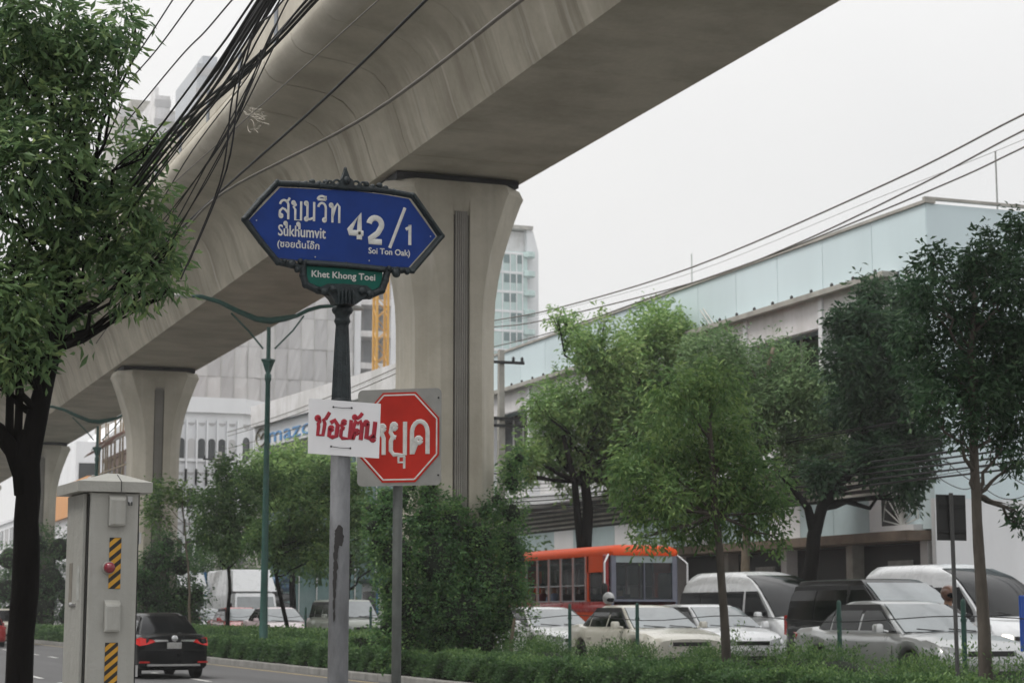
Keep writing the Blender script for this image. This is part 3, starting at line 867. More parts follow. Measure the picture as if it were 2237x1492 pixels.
MB().box(-fw - .0285, -fw - .0262, -.13, -.07, 1.42, 1.60).build('faded_sticker', mat('faded_sticker', (.40, .41, .39), .7, var=.3, scale=20), cabt)
MB().box(-fw - .0285, -fw - .0262, .05, .12, 1.40, 1.62).build('faded_sticker', mat('faded_sticker_brown', (.22, .20, .17), .7, var=.3, scale=20), cabt)
zk = ck(150, 1320).z - .15
hd = MB().box(-fw - .034, -fw - .027, -.05, .05, zk - .006, zk + .006).build('door_handle', M['steel'], cabt)
MB().lathe([(.014, -fw - .027), (.012, -fw - .04)], 12, (0, .05, zk), axis='x').build('lock', M['steel'], hd)

# ================================================================== VEHICLES
def paint(name, c, rough=.28, metal=.0, coat=1.0): return mat('paint_' + name, c, rough, metal=metal, var=.06, scale=2, coat=coat * .55)
V = dict(black=mat('paint_black', (.004, .005, .006), .25, var=.06, spec=.35), white=paint('white', (.84, .85, .86)), pearl=paint('pearl', (.76, .77, .77)), silver=paint('silver', (.40, .41, .41), .3, .5),
         dark=mat('paint_charcoal', (.006, .007, .008), .25, var=.06, spec=.35), red=paint('red', (.42, .02, .02)), orange=mat('paint_orange', (.78, .085, .012), .5, var=.10, scale=2, spec=.25), olive=paint('olive_grey', (.27, .29, .25), .35, .3),
         cream=paint('cream', (.55, .53, .46)), pink=paint('pink_white', (.62, .50, .52)), maroon=paint('maroon', (.22, .02, .02)), grey=paint('grey', (.32, .33, .34), .4, .4))
M['glass_dark'] = mat('glass_dark', (.006, .007, .008), .07, ior=1.45, var=.1, spec=.28)
M['glass_sky'] = mat('glass_sky_reflection', (.20, .23, .24), .08, ior=2.0, var=.35, scale=1.2, metal=.1)  # pale base colour painted in for the sky the windscreens reflect
def see_glass(name, tint, a):
    m, t_, p = base_mat(name); p.inputs['Base Color'].default_value = tint + (1,); p.inputs['Roughness'].default_value = .05; p.inputs['Alpha'].default_value = a
    return m
M['glass_clear'] = see_glass('glass_see_through', (.03, .04, .045), .42)
M['tyre'] = mat('tyre', (.018, .018, .019), .9, bump=.2)
M['rim'] = mat('wheel_rim', (.35, .35, .36), .35, metal=.8)
M['tail'] = mat('tail_lens', (.50, .015, .012), .15, var=.3, ior=1.7)
M['brake'] = mat('brake_lens_lit', (.55, .012, .01), .2, var=.2, emit=(1, .03, .02, .08))
M['head'] = mat('head_lens', (.55, .57, .58), .1, metal=.3, ior=1.8)
M['trim'] = mat('black_trim', (.02, .02, .021), .6)
M['plate'] = mat('number_plate', (.45, .45, .44), .5, var=.3, scale=20)
M['seam'] = mat('seam_dark', (.02, .02, .02), .9)

def wheel_parts(t, x, y, r, wd, side):
    tw = MB(); tw.lathe([(r * .62, -wd / 2), (r * .92, -wd / 2), (r, -wd / 2 + .03), (r, wd / 2 - .03), (r * .92, wd / 2), (r * .62, wd / 2)], 22, axis='x')
    w = tw.build('wheel', M['tyre'], t, smooth=True); w.location = (x, y, r)
    rm = MB(); s_ = side
    rm.lathe([(r * .64, s_ * wd * .5), (r * .6, s_ * wd * .46), (r * .58, s_ * wd * .3), (.05, s_ * wd * .28)], 18, axis='x')
    for k in range(5):
        a = 2 * PI * k / 5
        rm.tube([(s_ * wd * .36, 0, 0), (s_ * wd * .42, math.cos(a) * r * .6, math.sin(a) * r * .6)], .03, 5)
    rm.lathe([(.06, s_ * wd * .3), (.055, s_ * wd * .46), (.01, s_ * wd * .47)], 10, axis='x')
    rm.build('rim', M['rim'], w, smooth=True)

def car(label, cat, name, loc, rotz, P, group=None):
    """P: dict of dimensions. +Y is forward. lower body loft, cabin ring loft, glass set proud of the cabin"""
    t = thing(name, label, cat, loc, rotz, group)
    L, Wd, H = P['L'], P['W'], P['H']; hw = Wd / 2; belt = P['belt']; r = P.get('r', .32)
    yw = P['yw']; body = P['mat']; gl = P.get('glass', M['glass_dark']); gfront = P.get('gfront', gl)
    top = P['top']                                   # (y, z) of hood, belt and deck, nose last
    y0, y1 = -L / 2, L / 2
    ys = sorted(set([round(y0 + L * i / 40, 4) for i in range(41)] + [y0 + .03, y0 + .09, y1 - .03, y1 - .1] + [w + k * r * 1.18 for w in yw for k in (-1, -.96, -.8, -.5, 0, .5, .8, .96, 1)]))
    tx_, tz_ = [a for a, b in top], [b for a, b in top]
    nose = P.get('nose', .18)
    rings = []
    for y in ys:
        zt_ = float(np.interp(y, tx_, tz_))
        e = min((y - y0) / nose, (y1 - y) / nose, 1.0)
        k = (1 - (1 - max(e, 0)) ** 2.2)
        half = hw * (.80 + .20 * k) * (1 - .03 * max(0, abs(y) / (L / 2) - .6) / .4)
        zb = .24 + .16 * (1 - k)
        for w in yw:
            d = abs(y - w) / (r * 1.18)
            if d <= 1: zb = max(zb, r * .98 + math.sqrt(max(0, 1 - d * d)) * r * 1.16)
        zb = min(zb, zt_ - .12)
        sh_ = min(.16, (zt_ - zb) * .35)
        zm = zb + (zt_ - zb) * .5
        Lf = [(-half * .92, zb), (-half * .985, zb + .05), (-half, zm - .02), (-half * .995, zm + .03), (-half * .985, zt_ - sh_), (-half * .95, zt_ - sh_ * .4), (-half * .89, zt_ - .015), (-half * .6, zt_ + .012), (-half * .25, zt_ + .028)]
        rings.append([(a, y, b) for a, b in Lf] + [(-a, y, b) for a, b in reversed(Lf)])
    mb = MB(); mb.loft(rings)
    # cabin
    yf, yr, ww = P['yf'], P['yr'], P['ww']
    def fy(t_): return float(np.interp(t_, [a for a, b in yf], [b for a, b in yf]))
    def ry(t_): return float(np.interp(t_, [a for a, b in yr], [b for a, b in yr]))
    def cw(t_): return float(np.interp(t_, [a for a, b in ww], [b for a, b in ww])) * hw
    zb0 = belt - .10
    def cz(t_): return belt + (H - .03 - belt) * t_
    bul = P.get('bulge', .12)
    def ringc(t_, z, sk=0):
        f, b, w = fy(t_) - sk, ry(t_) + sk, cw(t_) - sk; c = .10; out = []
        n = 8
        for i in range(n + 1): s_ = -1 + 2 * i / n; out.append((-(w - c * (abs(s_) > .99)) * -s_ if abs(s_) < .99 else s_ * (w - .05), f + bul * (1 - s_ * s_) - (.04 if abs(s_) > .99 else 0), z))
        for i in range(1, 8): out.append((w, f - .09 + (b + .09 - f + .09) * i / 8, z))
        for i in range(n + 1): s_ = 1 - 2 * i / n; out.append((s_ * (w - .05) if abs(s_) > .99 else s_ * w, b - bul * .6 * (1 - s_ * s_) + (.04 if abs(s_) > .99 else 0), z))
        for i in range(1, 8): out.append((-w, b + .09 + (f - .09 - b - .09) * i / 8, z))
        return out
    lv = [0, .12, .25, .4, .55, .7, .82, .92, 1.0]
    rc = [ringc(0, zb0)] + [ringc(t_, cz(t_)) for t_ in lv]
    for sk, dz in ((.05, .014), (.16, .024), (.35, .030)):
        rc.append(ringc(1.0, H - .03 + dz, sk))
    mb.loft(rc)
    mb.build('body', body, t, smooth=32)
    # sill
    MB().box(-hw * .93, hw * .93, yw[0] + r * 1.2, yw[1] - r * 1.2, .17, .27).build('sill', M['trim'], t)
    MB().box(-hw * .8, hw * .8, y0 + .15, y1 - .2, .28, .6).build('chassis', M['trim'], t)
    # side glass
    ga, gb = P.get('gt', (.10, .86)); pil_ = .085
    for sx in (-1, 1):
        for (wa, wb) in P['side']:
            rows = []
            for i in range(6):
                t_ = ga + (gb - ga) * i / 5
                a = max(wa, ry(t_) + pil_ + .06); b = min(wb, fy(t_) - pil_ - .03)
                if b < a + .02: b = a + .02
                w = cw(t_)
                rows.append([(sx * (w + .008), a + (b - a) * j / 4, cz(t_)) for j in range(5)] )
            inn = [[(sx * (abs(p[0]) - .03), p[1], p[2]) for p in rw] for rw in rows]
            g_ = MB()
            n_ = 5; vs = [p for rw in rows for p in rw] + [p for rw in inn for p in rw]; fs = []
            for i in range(5):
                for j in range(4): fs.append((i * n_ + j, i * n_ + j + 1, (i + 1) * n_ + j + 1, (i + 1) * n_ + j))
            o_ = 30
            rim_ = [i for i in range(5)] + [i * 5 + 4 for i in range(1, 6)] + [25 + i for i in (3, 2, 1, 0)] + [i * 5 for i in (4, 3, 2, 1)]
            for q in range(len(rim_)): a_, b_ = rim_[q], rim_[(q + 1) % len(rim_)]; fs.append((a_, b_, b_ + o_, a_ + o_))
            g_.add(vs, fs); g_.build('side_window', gl, t)
            if wb - wa > .2:
                sv = []
                for (ri, e) in ((0, -.035), (5, .035)):
                    for (ji, e2) in ((0, -.04), (4, .04)): p = rows[ri][ji]; sv.append((p[0] - sx * .002, p[1] + e2, p[2] + e))
                sv = [sv[0], sv[1], sv[3], sv[2]]
                bk2 = [(p[0] - sx * .02, p[1], p[2]) for p in sv]
                MB().add(sv + bk2, [(0, 1, 2, 3), (7, 6, 5, 4), (0, 4, 5, 1), (1, 5, 6, 2), (2, 6, 7, 3), (3, 7, 4, 0)]).build('window_seal', M['trim'], t)
    # windscreen and rear glass
    def endglass(nm, fn, sgn_, m, bw_, a=.06, b=.93):
        g_ = MB(); vs = []; fs = []; R_, C_ = 7, 11
        for lay in (0, 1):
            for i in range(R_):
                t_ = a + (b - a) * i / (R_ - 1)
                for j in range(C_):
                    s_ = (-1 + 2 * j / (C_ - 1)) * .90
                    vs.append((s_ * cw(t_), fn(t_) + sgn_ * (bw_ * (1 - s_ * s_) + (.012 if lay == 0 else -.03)), cz(t_) + (.006 if lay == 0 else -.01)))
        for i in range(R_ - 1):
            for j in range(C_ - 1): fs.append((i * C_ + j, i * C_ + j + 1, (i + 1) * C_ + j + 1, (i + 1) * C_ + j))
        rim_ = list(range(C_)) + [i * C_ + C_ - 1 for i in range(1, R_)] + [(R_ - 1) * C_ + j for j in range(C_ - 2, -1, -1)] + [i * C_ for i in range(R_ - 2, 0, -1)]
        for q in range(len(rim_)): a_, b_ = rim_[q], rim_[(q + 1) % len(rim_)]; fs.append((a_, b_, b_ + R_ * C_, a_ + R_ * C_))
        g_.add(vs, fs); return g_.build(nm, m, t, smooth=30)
    endglass('windscreen', fy, 1, gfront, bul)
    if P.get('rear', True): endglass('rear_window', ry, -1, P.get('grear', gl), bul * .6, *(P.get('rt', (.08, .9))))
    # wheels, mirrors, lights
    for sx in (-1, 1):
        for w in yw: wheel_parts(t, sx * (hw - .13), w, r, .22, sx)
        my = fy(.15) - .22
        mr = MB(); mr.cbox(sx * (hw + .11) - .09, sx * (hw + .11) + .09, my - .05, my + .06, belt + .03, belt + .16, .03); mr.tube([(sx * (hw - .06), my + .02, belt + .03), (sx * (hw + .08), my, belt + .06)], .03, 6)
        mr.build('wing_mirror', P.get('mirror', body), t, smooth=True)
        for hy in P.get('handles', ()):
            MB().cbox(sx * hw * 1.0 - .012, sx * hw * 1.0 + .012, hy - .1, hy + .1, belt - .2, belt - .165, .006).build('door_handle', P.get('hmat', body), t)
        for sy_ in P.get('seams', ()):
            MB().box(sx * hw * 1.001 - .003, sx * hw * 1.001 + .003, sy_ - .006, sy_ + .006, .36, belt - .19).build('door_seam', M['seam'], t)
        zh = P.get('zh', .68)
        hl = MB(); yy = y1 - nose * .35
        hl.loft([[(sx * hw * .50, y1 - .015, zh - .07), (sx * hw * .80, y1 - .07, zh - .09), (sx * hw * .925, yy - .22, zh + .02), (sx * hw * .90, yy - .3, zh + .09), (sx * hw * .78, yy - .10, zh + .085), (sx * hw * .50, y1 - .05, zh + .03)],
                 [(sx * hw * .50, y1 + .012, zh - .06), (sx * hw * .82, y1 - .035, zh - .08), (sx * hw * .965, yy - .22, zh + .02), (sx * hw * .935, yy - .3, zh + .095), (sx * hw * .80, yy - .06, zh + .09), (sx * hw * .50, y1 - .02, zh + .035)]])
        hl.build('headlight', M['head'], t, smooth=50)
        if P.get('tails', True):
            zt2 = P.get('zt', .88); hgt = P.get('th', .09); ln = P.get('tl', .42)
            tl = MB()
            if P.get('tall'):
                tl.cbox(sx * hw * .86 - .05, sx * hw * .86 + .05, y0 + .0, y0 + .16, zt2 - hgt, zt2 + hgt, .02)
            else:
                a0 = [(sx * (hw * .97 - ln * .0), y0 + .22, zt2 + .03), (sx * hw * .93, y0 + .05, zt2 + hgt * .6), (sx * (hw - ln), y0 - .012, zt2 + .045), (sx * (hw - ln), y0 - .012, zt2 - .01), (sx * hw * .88, y0 + .0, zt2 - hgt), (sx * hw * .975, y0 + .2, zt2 - hgt * .6)]
                tl.loft([a0, [(p[0] * .93, p[1] + .08, p[2]) for p in a0]])
            tl.build('tail_light', M['tail'], t)
    MB().cbox(-.26, .26, y1 - .01, y1 + .012, .38, .49, .004).build('number_plate', M['plate'], t)
    MB().box(-hw * .45, hw * .45, y1 - .02, y1 + .008, zh - .06, zh + .02).build('grille', M['trim'], t)
    MB().box(-hw * .62, hw * .62, y1 - .04, y1 + .004, .28, .37).build('bumper_intake', M['trim'], t)
    if P.get('wiper', True):
        for x_ in (-.55, .05):
            MB().tube([(x_ * hw * 1.1, fy(.05) + bul * .8, cz(.05) + .02), (x_ * hw * 1.1 + .5, fy(.12) + bul + .03, cz(.12) + .02)], .010, 5).build('wiper', M['trim'], t)
    return t

SEDAN = dict(L=4.75, W=1.82, H=1.47, belt=.93, yw=(-1.42, 1.43), r=.325, top=[(-2.38, .74), (-2.34, .96), (-2.2, 1.01), (-1.7, 1.04), (-1.2, .98), (0, .95), (.9, .955), (1.6, .90), (2.1, .80), (2.3, .70), (2.38, .56)],
             yf=[(0, 1.12), (.5, .66), (.85, .33), (1, .12)], yr=[(0, -1.72), (.5, -1.42), (.85, -1.12), (1, -.9)], ww=[(0, .90), (.5, .81), (.9, .70), (1, .66)],
             side=[(-1.75, -1.12), (-1.06, -.22), (-.14, 1.2)], handles=(-.9, .05), seams=(-.18, .98), zh=.66)
HATCH = dict(SEDAN, L=4.3, W=1.74, H=1.5, yw=(-1.3, 1.28), r=.31, top=[(-2.15, .70), (-2.1, .95), (-1.9, .98), (0, .96), (.8, .98), (1.4, .93), (1.85, .84), (2.05, .72), (2.15, .56)],
             yf=[(0, 1.2), (.5, .76), (.85, .38), (1, .15)], yr=[(0, -1.92), (.5, -1.72), (1, -1.35)], side=[(-1.9, -1.1), (-1.05, -.16), (-.1, 1.2)], seams=(-.13, .98))
SUV = dict(HATCH, L=4.4, W=1.78, H=1.68, belt=1.08, r=.35, yw=(-1.35, 1.3), top=[(-2.2, .8), (-2.15, 1.05), (-2, 1.1), (0, 1.1), (.85, 1.1), (1.4, 1.06), (1.95, 1.0), (2.12, .85), (2.2, .6)],
           yf=[(0, 1.15), (.5, .8), (1, .45)], yr=[(0, -2.02), (1, -1.85)], ww=[(0, .92), (.5, .86), (1, .78)], side=[(-2, -1.25), (-1.15, -.3), (-.2, 1.2)], zh=.8)
VANH = dict(L=5.38, W=1.9, H=2.30, belt=1.13, yw=(-1.3, 1.55), r=.34, nose=.22, top=[(-2.69, 1.0), (-2.64, 1.16), (0, 1.16), (1.9, 1.17), (2.3, 1.12), (2.52, .95), (2.64, .8), (2.69, .6)],
            yf=[(0, 2.22), (.35, 1.78), (.62, 1.38), (.8, .98), (.93, .45), (1, .1)], yr=[(0, -2.62), (.6, -2.54), (.85, -2.44), (1, -2.25)], ww=[(0, .965), (.5, .91), (.75, .84), (.93, .72), (1, .62)],
            side=[(-2.5, -1.4), (-1.34, -.35), (-.3, .74), (.92, 1.95)], gt=(.07, .55), rt=(.08, .55), handles=(.62,), seams=(.82, -.4), zh=.78, bulge=.16, zt=1.0, th=.22, tall=True, glass=M['glass_dark'])
MPV = dict(L=5.1, W=1.9, H=1.93, belt=1.06, yw=(-1.5, 1.6), r=.34, nose=.25, top=[(-2.56, .9), (-2.5, 1.1), (0, 1.1), (1.3, 1.1), (1.9, 1.03), (2.3, .9), (2.48, .75), (2.56, .58)],
           yf=[(0, 1.72), (.4, 1.2), (.75, .7), (1, .25)], yr=[(0, -2.5), (.6, -2.42), (1, -2.2)], ww=[(0, .96), (.5, .89), (.9, .79), (1, .74)], side=[(-2.4, -1.3), (-1.24, -.1), (.02, 1.5)], gt=(.08, .84),
           handles=(-.2, .2), seams=(.0, 1.1), zh=.74, zt=1.02, th=.2, tall=True)

def vw(P, **k): d = dict(P); d.update(k); return d
FAR = PI
# far carriageway, coming towards the camera
car('silver grey sedan in the nearest far lane at the right, mirror folded out', 'car', 'sedan', (17.55, 27.75, ZF), FAR, vw(SEDAN, mat=V['silver'], gfront=M['glass_sky'], glass=mat('glass_mid', (.02, .025, .025), .07, ior=1.45, var=.4, scale=1.5, spec=.3)))
car('black people carrier with long dark side windows behind the silver sedan', 'car', 'people_carrier', (20.4, 33.0, ZF), FAR, vw(MPV, mat=V['dark'], gfront=M['glass_sky']))
vlit = car('white high-roof van at the right edge, its headlight beside the slim trunk', 'van', 'van', (23.55, 35.3, ZF), FAR, vw(VANH, mat=V['white']))
car('silver white high-roof van between the orange bus and the black people carrier', 'van', 'van', (21.35, 39.9, ZF), FAR, vw(VANH, mat=V['pearl'], H=2.22))
car('small white hatchback with pale windscreen in front of the high-roof van', 'car', 'hatchback', (19.3, 38.6, ZF), FAR, vw(HATCH, mat=V['white'], gfront=M['glass_sky'], H=1.46))
car('pale gold sedan half hidden by the hedge below the orange bus', 'car', 'sedan', (17.45, 37.9, ZF), FAR, vw(SEDAN, mat=V['cream'], L=4.55, H=1.44, gfront=M['glass_sky']))
car('white sedan beside the ivy bush, behind the pale gold sedan', 'car', 'sedan', (17.7, 44.3, ZF), FAR, vw(SEDAN, mat=V['white'], H=1.42, gfront=M['glass_sky']))
car('pale olive four-wheel drive wagon with pale windscreen beyond the sign post', 'car', 'wagon', (17.95, 62.7, ZF), FAR, vw(SUV, mat=V['olive'], gfront=M['glass_sky'], H=1.72))
car('pinkish white taxi behind the olive wagon', 'taxi', 'taxi', (17.8, 71.6, ZF), FAR, vw(SEDAN, mat=V['pink'], gfront=M['glass_sky'], H=1.5))
car('red taxi with pale windscreen behind the green lamp post', 'taxi', 'taxi', (17.85, 78.3, ZF), FAR, vw(SEDAN, mat=V['red'], gfront=M['glass_sky'], H=1.52))
car('silver sedan following the red taxi', 'car', 'sedan', (17.9, 85.5, ZF), FAR, vw(SEDAN, mat=V['grey'], gfront=M['glass_sky'], H=1.5))
lit = mat('head_lens_lit', (.8, .78, .7), .2, emit=(1, .9, .75, 2.2))
for ch in vlit.children:
    if ch.name.startswith('headlight'): ch.data.materials[0] = lit; ch['label'] = 'switched on headlight'
# near carriageway, driving away
bk = car('black sedan driving away on the near carriageway, right of the cabinet', 'car', 'sedan', (8.68, 47.35, 0), math.radians(1.5), vw(SEDAN, L=4.62, W=1.70, H=1.53, mat=V['black'], tails=False, ww=[(0, .90), (.5, .77), (.9, .62), (1, .57)]))
# its tail: lamps, chrome bar, badge, plate, reflectors, bumper lip
yb = -2.31
for sx in (-1, 1):
    tl = MB()
    a0 = [(sx * .835, yb + .26, .93), (sx * .79, yb + .05, .955), (sx * .50, yb - .03, .90), (sx * .44, yb - .03, .86), (sx * .62, yb - .025, .80), (sx * .80, yb + .02, .765), (sx * .845, yb + .22, .80)]
    tl.loft([a0, [(p[0] * .9, p[1] + .1, p[2]) for p in a0]]); tl.build('tail_light', M['brake'], bk)
    MB().loft([[(sx * .50, yb - .034, .905), (sx * .16, yb - .045, .90), (sx * .14, yb - .045, .865), (sx * .44, yb - .036, .855)], [(sx * .50, yb + .03, .905), (sx * .16, yb + .03, .90), (sx * .14, yb + .03, .865), (sx * .44, yb + .03, .855)]]).build('chrome_bar', M['chrome'], bk)
    MB().cbox(sx * .68 - .12, sx * .68 + .12, yb - .022, yb + .06, .37, .41, .008).build('reflector', M['tail'], bk)
MB().cbox(-.17, .17, yb - .04, yb, .70, .84, .006).build('rear_number_plate', M['plate'], bk)
MB().lathe([(.075, yb - .05), (.065, yb - .058), (.02, yb - .06)], 16, (0, 0, .93), axis='y').build('badge', M['chrome'], bk)
MB().cbox(-.62, .62, yb - .035, yb + .1, .30, .345, .01).build('bumper_trim', M['steel'], bk)
MB().box(-.8, .8, yb - .012, yb + .0, .662, .668).build('boot_seam', M['seam'], bk)

# pickup at the far left
def pickup():
    t = car('pale gold pickup truck driving away behind the dark trunk at the left edge', 'pickup truck', 'pickup', (10.9, 98.2, 0), 0,
            vw(SUV, L=5.1, W=1.82, H=1.75, belt=1.08, mat=V['cream'], yf=[(0, 1.0), (1, .4)], yr=[(0, -.62), (1, -.45)], side=[(-.6, .1), (.15, 1.1)], yw=(-1.5, 1.55), r=.37,
               top=[(-2.55, 1.0), (-2.5, 1.04), (0, 1.05), (.9, 1.1), (1.6, 1.05), (2.3, 1.0), (2.5, .8), (2.55, .6)], handles=(.1,), seams=(.12,), zt=.9, th=.16, tall=True))
    MB().cbox(-.8, .8, -2.57, -2.545, .62, .98, .01).build('tailgate', V['cream'], t)
    MB().cbox(-.85, .85, -2.68, -2.56, .42, .54, .02).build('rear_bumper', M['trim'], t)
    MB().cbox(-.17, .17, -2.70, -2.68, .43, .53, .006).build('rear_number_plate', M['plate'], t)
pickup()
car('red car ahead of the pickup, only its corner left of the dark trunk', 'car', 'hatchback', (9.0, 92, 0), 0, vw(HATCH, mat=V['red']))

# the bus
def bus():
    t = thing('bus', 'orange red city bus with open window bays and passengers', 'bus', (23.60, 56.6, ZF), PI)
    L, hw, H = 10.8, 1.1, 3.2
    z0, zw, z1 = .35, 1.62, 2.92
    y0, y1 = -L / 2, L / 2
    OR = V['orange']
    lo = MB()
    def sec(z, k=0, fr=0): return [(-hw + k, y0 + k + .05, z), (-hw + k + .05, y0 + k, z), (hw - k - .05, y0 + k, z), (hw - k, y0 + k + .05, z), (hw - k, y1 - k - .12 - fr, z), (hw - k - .12, y1 - k - fr, z), (-hw + k + .12, y1 - k - fr, z), (-hw + k, y1 - k - .12 - fr, z)]
    lo.loft([sec(z0), sec(.9), sec(1.25), sec(1.3, .0)]); lo.build('lower_body', OR, t, smooth=40)
    MB().loft([sec(1.3, -.012), sec(1.36, -.02), sec(1.46, -.02), sec(1.5, 0), sec(1.6, 0)]).build('belt_moulding', V['red'], t, smooth=40)
    rf = MB(); rf.loft([sec(2.92, -.01), sec(3.02, -.03), sec(3.12, .02), sec(3.2, .14), sec(3.24, .4)]); rf.build('roof', OR, t, smooth=40)
    MB().box(-hw + .1, hw - .1, y0 + .1, y1 - .3, z0 + .4, z0 + .45).build('floor', M['trim'], t)
    lav_ = mat('bus_corner_grey', (.16, .16, .19), .5)
    nb_ = 9; yA, yB = y0 + .25, y1 - 1.75
    st_ = (yB - yA) / nb_
    pk = mat('bus_pillar', (.50, .30, .28), .5); wl = mat('window_frame', (.42, .42, .43), .5)
    for sx in (-1, 1):
        for i in range(nb_ + 1):
            y = yA + st_ * i
            MB().box(sx * hw - .03, sx * hw + .03, y - .05, y + .05, 1.6, 2.92).build('window_pillar', pk, t)
        for i in range(nb_):
            ya, yb_ = yA + st_ * i + .05, yA + st_ * (i + 1) - .05
            f = MB()
            f.box(sx * hw - .015, sx * hw + .015, ya, yb_, 2.06, 2.10); f.box(sx * hw - .015, sx * hw + .015, ya, ya + .03, 1.62, 2.90); f.box(sx * hw - .015, sx * hw + .015, yb_ - .03, yb_, 1.62, 2.90)
            f.box(sx * hw - .015, sx * hw + .015, ya + .03, yb_ - .03, 1.60, 1.64)
            fo = f.build('window_frame', wl, t)
            MB().box(sx * hw - .006, sx * hw + .002, ya + .03, yb_ - .03, 2.12, 2.9).build('upper_pane', M['glass_clear'], fo)
        MB().box(sx * hw - .03, sx * hw + .03, y1 - 1.62, y1 - 1.5, 1.6, 2.92).build('door_post', OR, t)
        MB().box(sx * hw - .03, sx * hw + .03, y1 - 1.7, y1 - .2, 2.45, 2.92).build('front_side_panel', OR, t)
        MB().box(sx * hw - .02, sx * hw + .01, y1 - 1.5, y1 - .42, 1.66, 2.4).build('driver_window', M['glass_clear'], t)
        MB().cbox(sx * hw - .05, sx * hw + .05, y1 - .42, y1 - .14, 1.5, 2.95, .03).build('corner_post', V['red'] if sx > 0 else lav_, t)
        MB().tube([(sx * hw, y1 - .1, 2.95), (sx * (hw + .22), y1 + .12, 2.7), (sx * (hw + .22), y1 + .12, 2.0)], .03, 6).build('mirror_arm', V['white'], t)
        MB().blob((sx * (hw + .22), y1 + .12, 1.95), (.1, .05, .2), 8, 6).build('mirror', M['trim'], t)
        for y in (y0 + 2.4, y1 - 2.2): wheel_parts(t, sx * (hw - .16), y, .48, .28, sx)
        MB().lathe([(.13, y1 - .0), (.12, y1 + .02), (.05, y1 + .04)], 14, (sx * .85, 0, .8), axis='y').build('headlight', M['head'], t)
    lav = mat('bus_front_lavender', (.22, .23, .29), .4, spec=.3)
    fr_ = MB(); yy = y1
    fr_.box(-hw + .06, hw - .06, yy - .10, yy - .0, 1.3, 1.66); fr_.box(-hw + .06, -hw + .2, yy - .12, yy - .01, 1.66, 2.94); fr_.box(hw - .2, hw - .06, yy - .12, yy - .01, 1.66, 2.94); fr_.box(-.012, .012, yy - .1, yy + .004, 1.66, 2.72)
    fr_.build('front_frame', lav, t)
    MB().box(-hw + .2, -.03, yy - .08, yy - .05, 1.66, 2.72).build('windscreen', M['glass_clear'], t)
    MB().box(.03, hw - .2, yy - .08, yy - .05, 1.66, 2.72).build('windscreen', M['glass_clear'], t)
    MB().cbox(-hw + .15, hw - .15, yy - .75, yy - .2, 1.2, 1.72, .06).build('dashboard', M['trim'], t)
    MB().tube([(.55 + .2 * math.cos(a), yy - .85, 1.85 + .2 * math.sin(a)) for a in [i * PI / 6 for i in range(13)]], .02, 5).build('steering_wheel', M['trim'], t)
    MB().box(-hw + .2, hw - .2, yy - .07, yy - .02, 2.72, 2.92).build('destination_panel', mat('pale_panel', (.40, .47, .48), .5), t)
    MB().box(-hw + .04, hw - .04, y0 + .02, y0 + .06, 1.6, 2.92).build('rear_panel', V['orange'], t)
    for i in range(8):
        y = yA + .5 + st_ * i
        for sx in (-1, 1):
            MB().box(sx * .62 - .36, sx * .62 + .36, y - .05, y + .02, 1.2, 1.85).build('seat_back', M['trim'], t)
    MB().box(-hw + .1, hw - .1, y0 + .1, y1 - 1.8, 2.7, 2.74).build('ceiling', mat('bus_ceiling', (.2, .2, .18), .8), t)
    return t
BUS = bus()

def box_truck(label, loc, H, cabm, boxm, edge, name='truck'):
    t = thing(name, label, 'truck', loc, PI)
    MB().cbox(-1.05, 1.05, 1.7, 3.1, .5, 1.25, .12).build('cab', cabm, t, smooth=40)
    MB().loft([[(-1.03, 1.75, 1.2), (1.03, 1.75, 1.2), (1.03, 3.08, 1.2), (-1.03, 3.08, 1.2)], [(-.95, 1.8, 2.15), (.95, 1.8, 2.15), (.95, 2.75, 2.15), (-.95, 2.75, 2.15)], [(-.85, 1.9, 2.25), (.85, 1.9, 2.25), (.85, 2.6, 2.25), (-.85, 2.6, 2.25)]]).build('cab_roof', cabm, t, smooth=40)
    MB().loft([[(-.93, 3.085, 1.3), (.93, 3.085, 1.3), (.93, 3.06, 1.3), (-.93, 3.06, 1.3)], [(-.86, 2.82, 2.05), (.86, 2.82, 2.05), (.86, 2.8, 2.05), (-.86, 2.8, 2.05)]]).build('windscreen', M['glass_sky'], t)
    MB().cbox(-1.1, 1.1, -3.0, 1.65, .75, H, .1).build('cargo_box', boxm, t, smooth=40)
    if edge:
        for x in (-1.06, 1.06): MB().box(x - .07, x + .07, 1.6, 1.72, .75, H + .02).build('edge_post', edge, t)
    MB().loft([[(-1.05, 1.66, 2.3), (1.05, 1.66, 2.3), (1.05, 2.7, 2.3), (-1.05, 2.7, 2.3)], [(-1.0, 1.66, H - .05), (1.0, 1.66, H - .05), (.9, 1.9, H - .05), (-.9, 1.9, H - .05)]]).build('wind_deflector', cabm, t, smooth=40)
    MB().box(-.9, .9, 2.3, 3.12, .5, .75).build('bumper', M['trim'], t)
    for sx in (-1, 1):
        for y in (-1.9, 2.4): wheel_parts(t, sx * .9, y, .42, .25, sx)
        MB().cbox(sx * .8 - .13, sx * .8 + .13, 3.1, 3.13, .8, .98, .01).build('headlight', M['head'], t)
        MB().box(sx * 1.2 - .06, sx * 1.2 + .06, 2.9, 2.96, 1.4, 1.75).build('wing_mirror', M['trim'], t)
    return t
blue = mat('truck_blue', (.05, .22, .48), .5); tarp = mat('tarp_grey_blue', (.36, .42, .44), .8, var=.3, scale=1.5, bump=.4)
box_truck('white box truck with a domed wind deflector facing the camera', (21.3, 93, ZF), 3.35, V['white'], V['white'], None)
box_truck('truck with a grey tarpaulin load and blue corner posts, left of the white truck', (21.2, 108, ZF), 3.5, V['white'], tarp, blue)

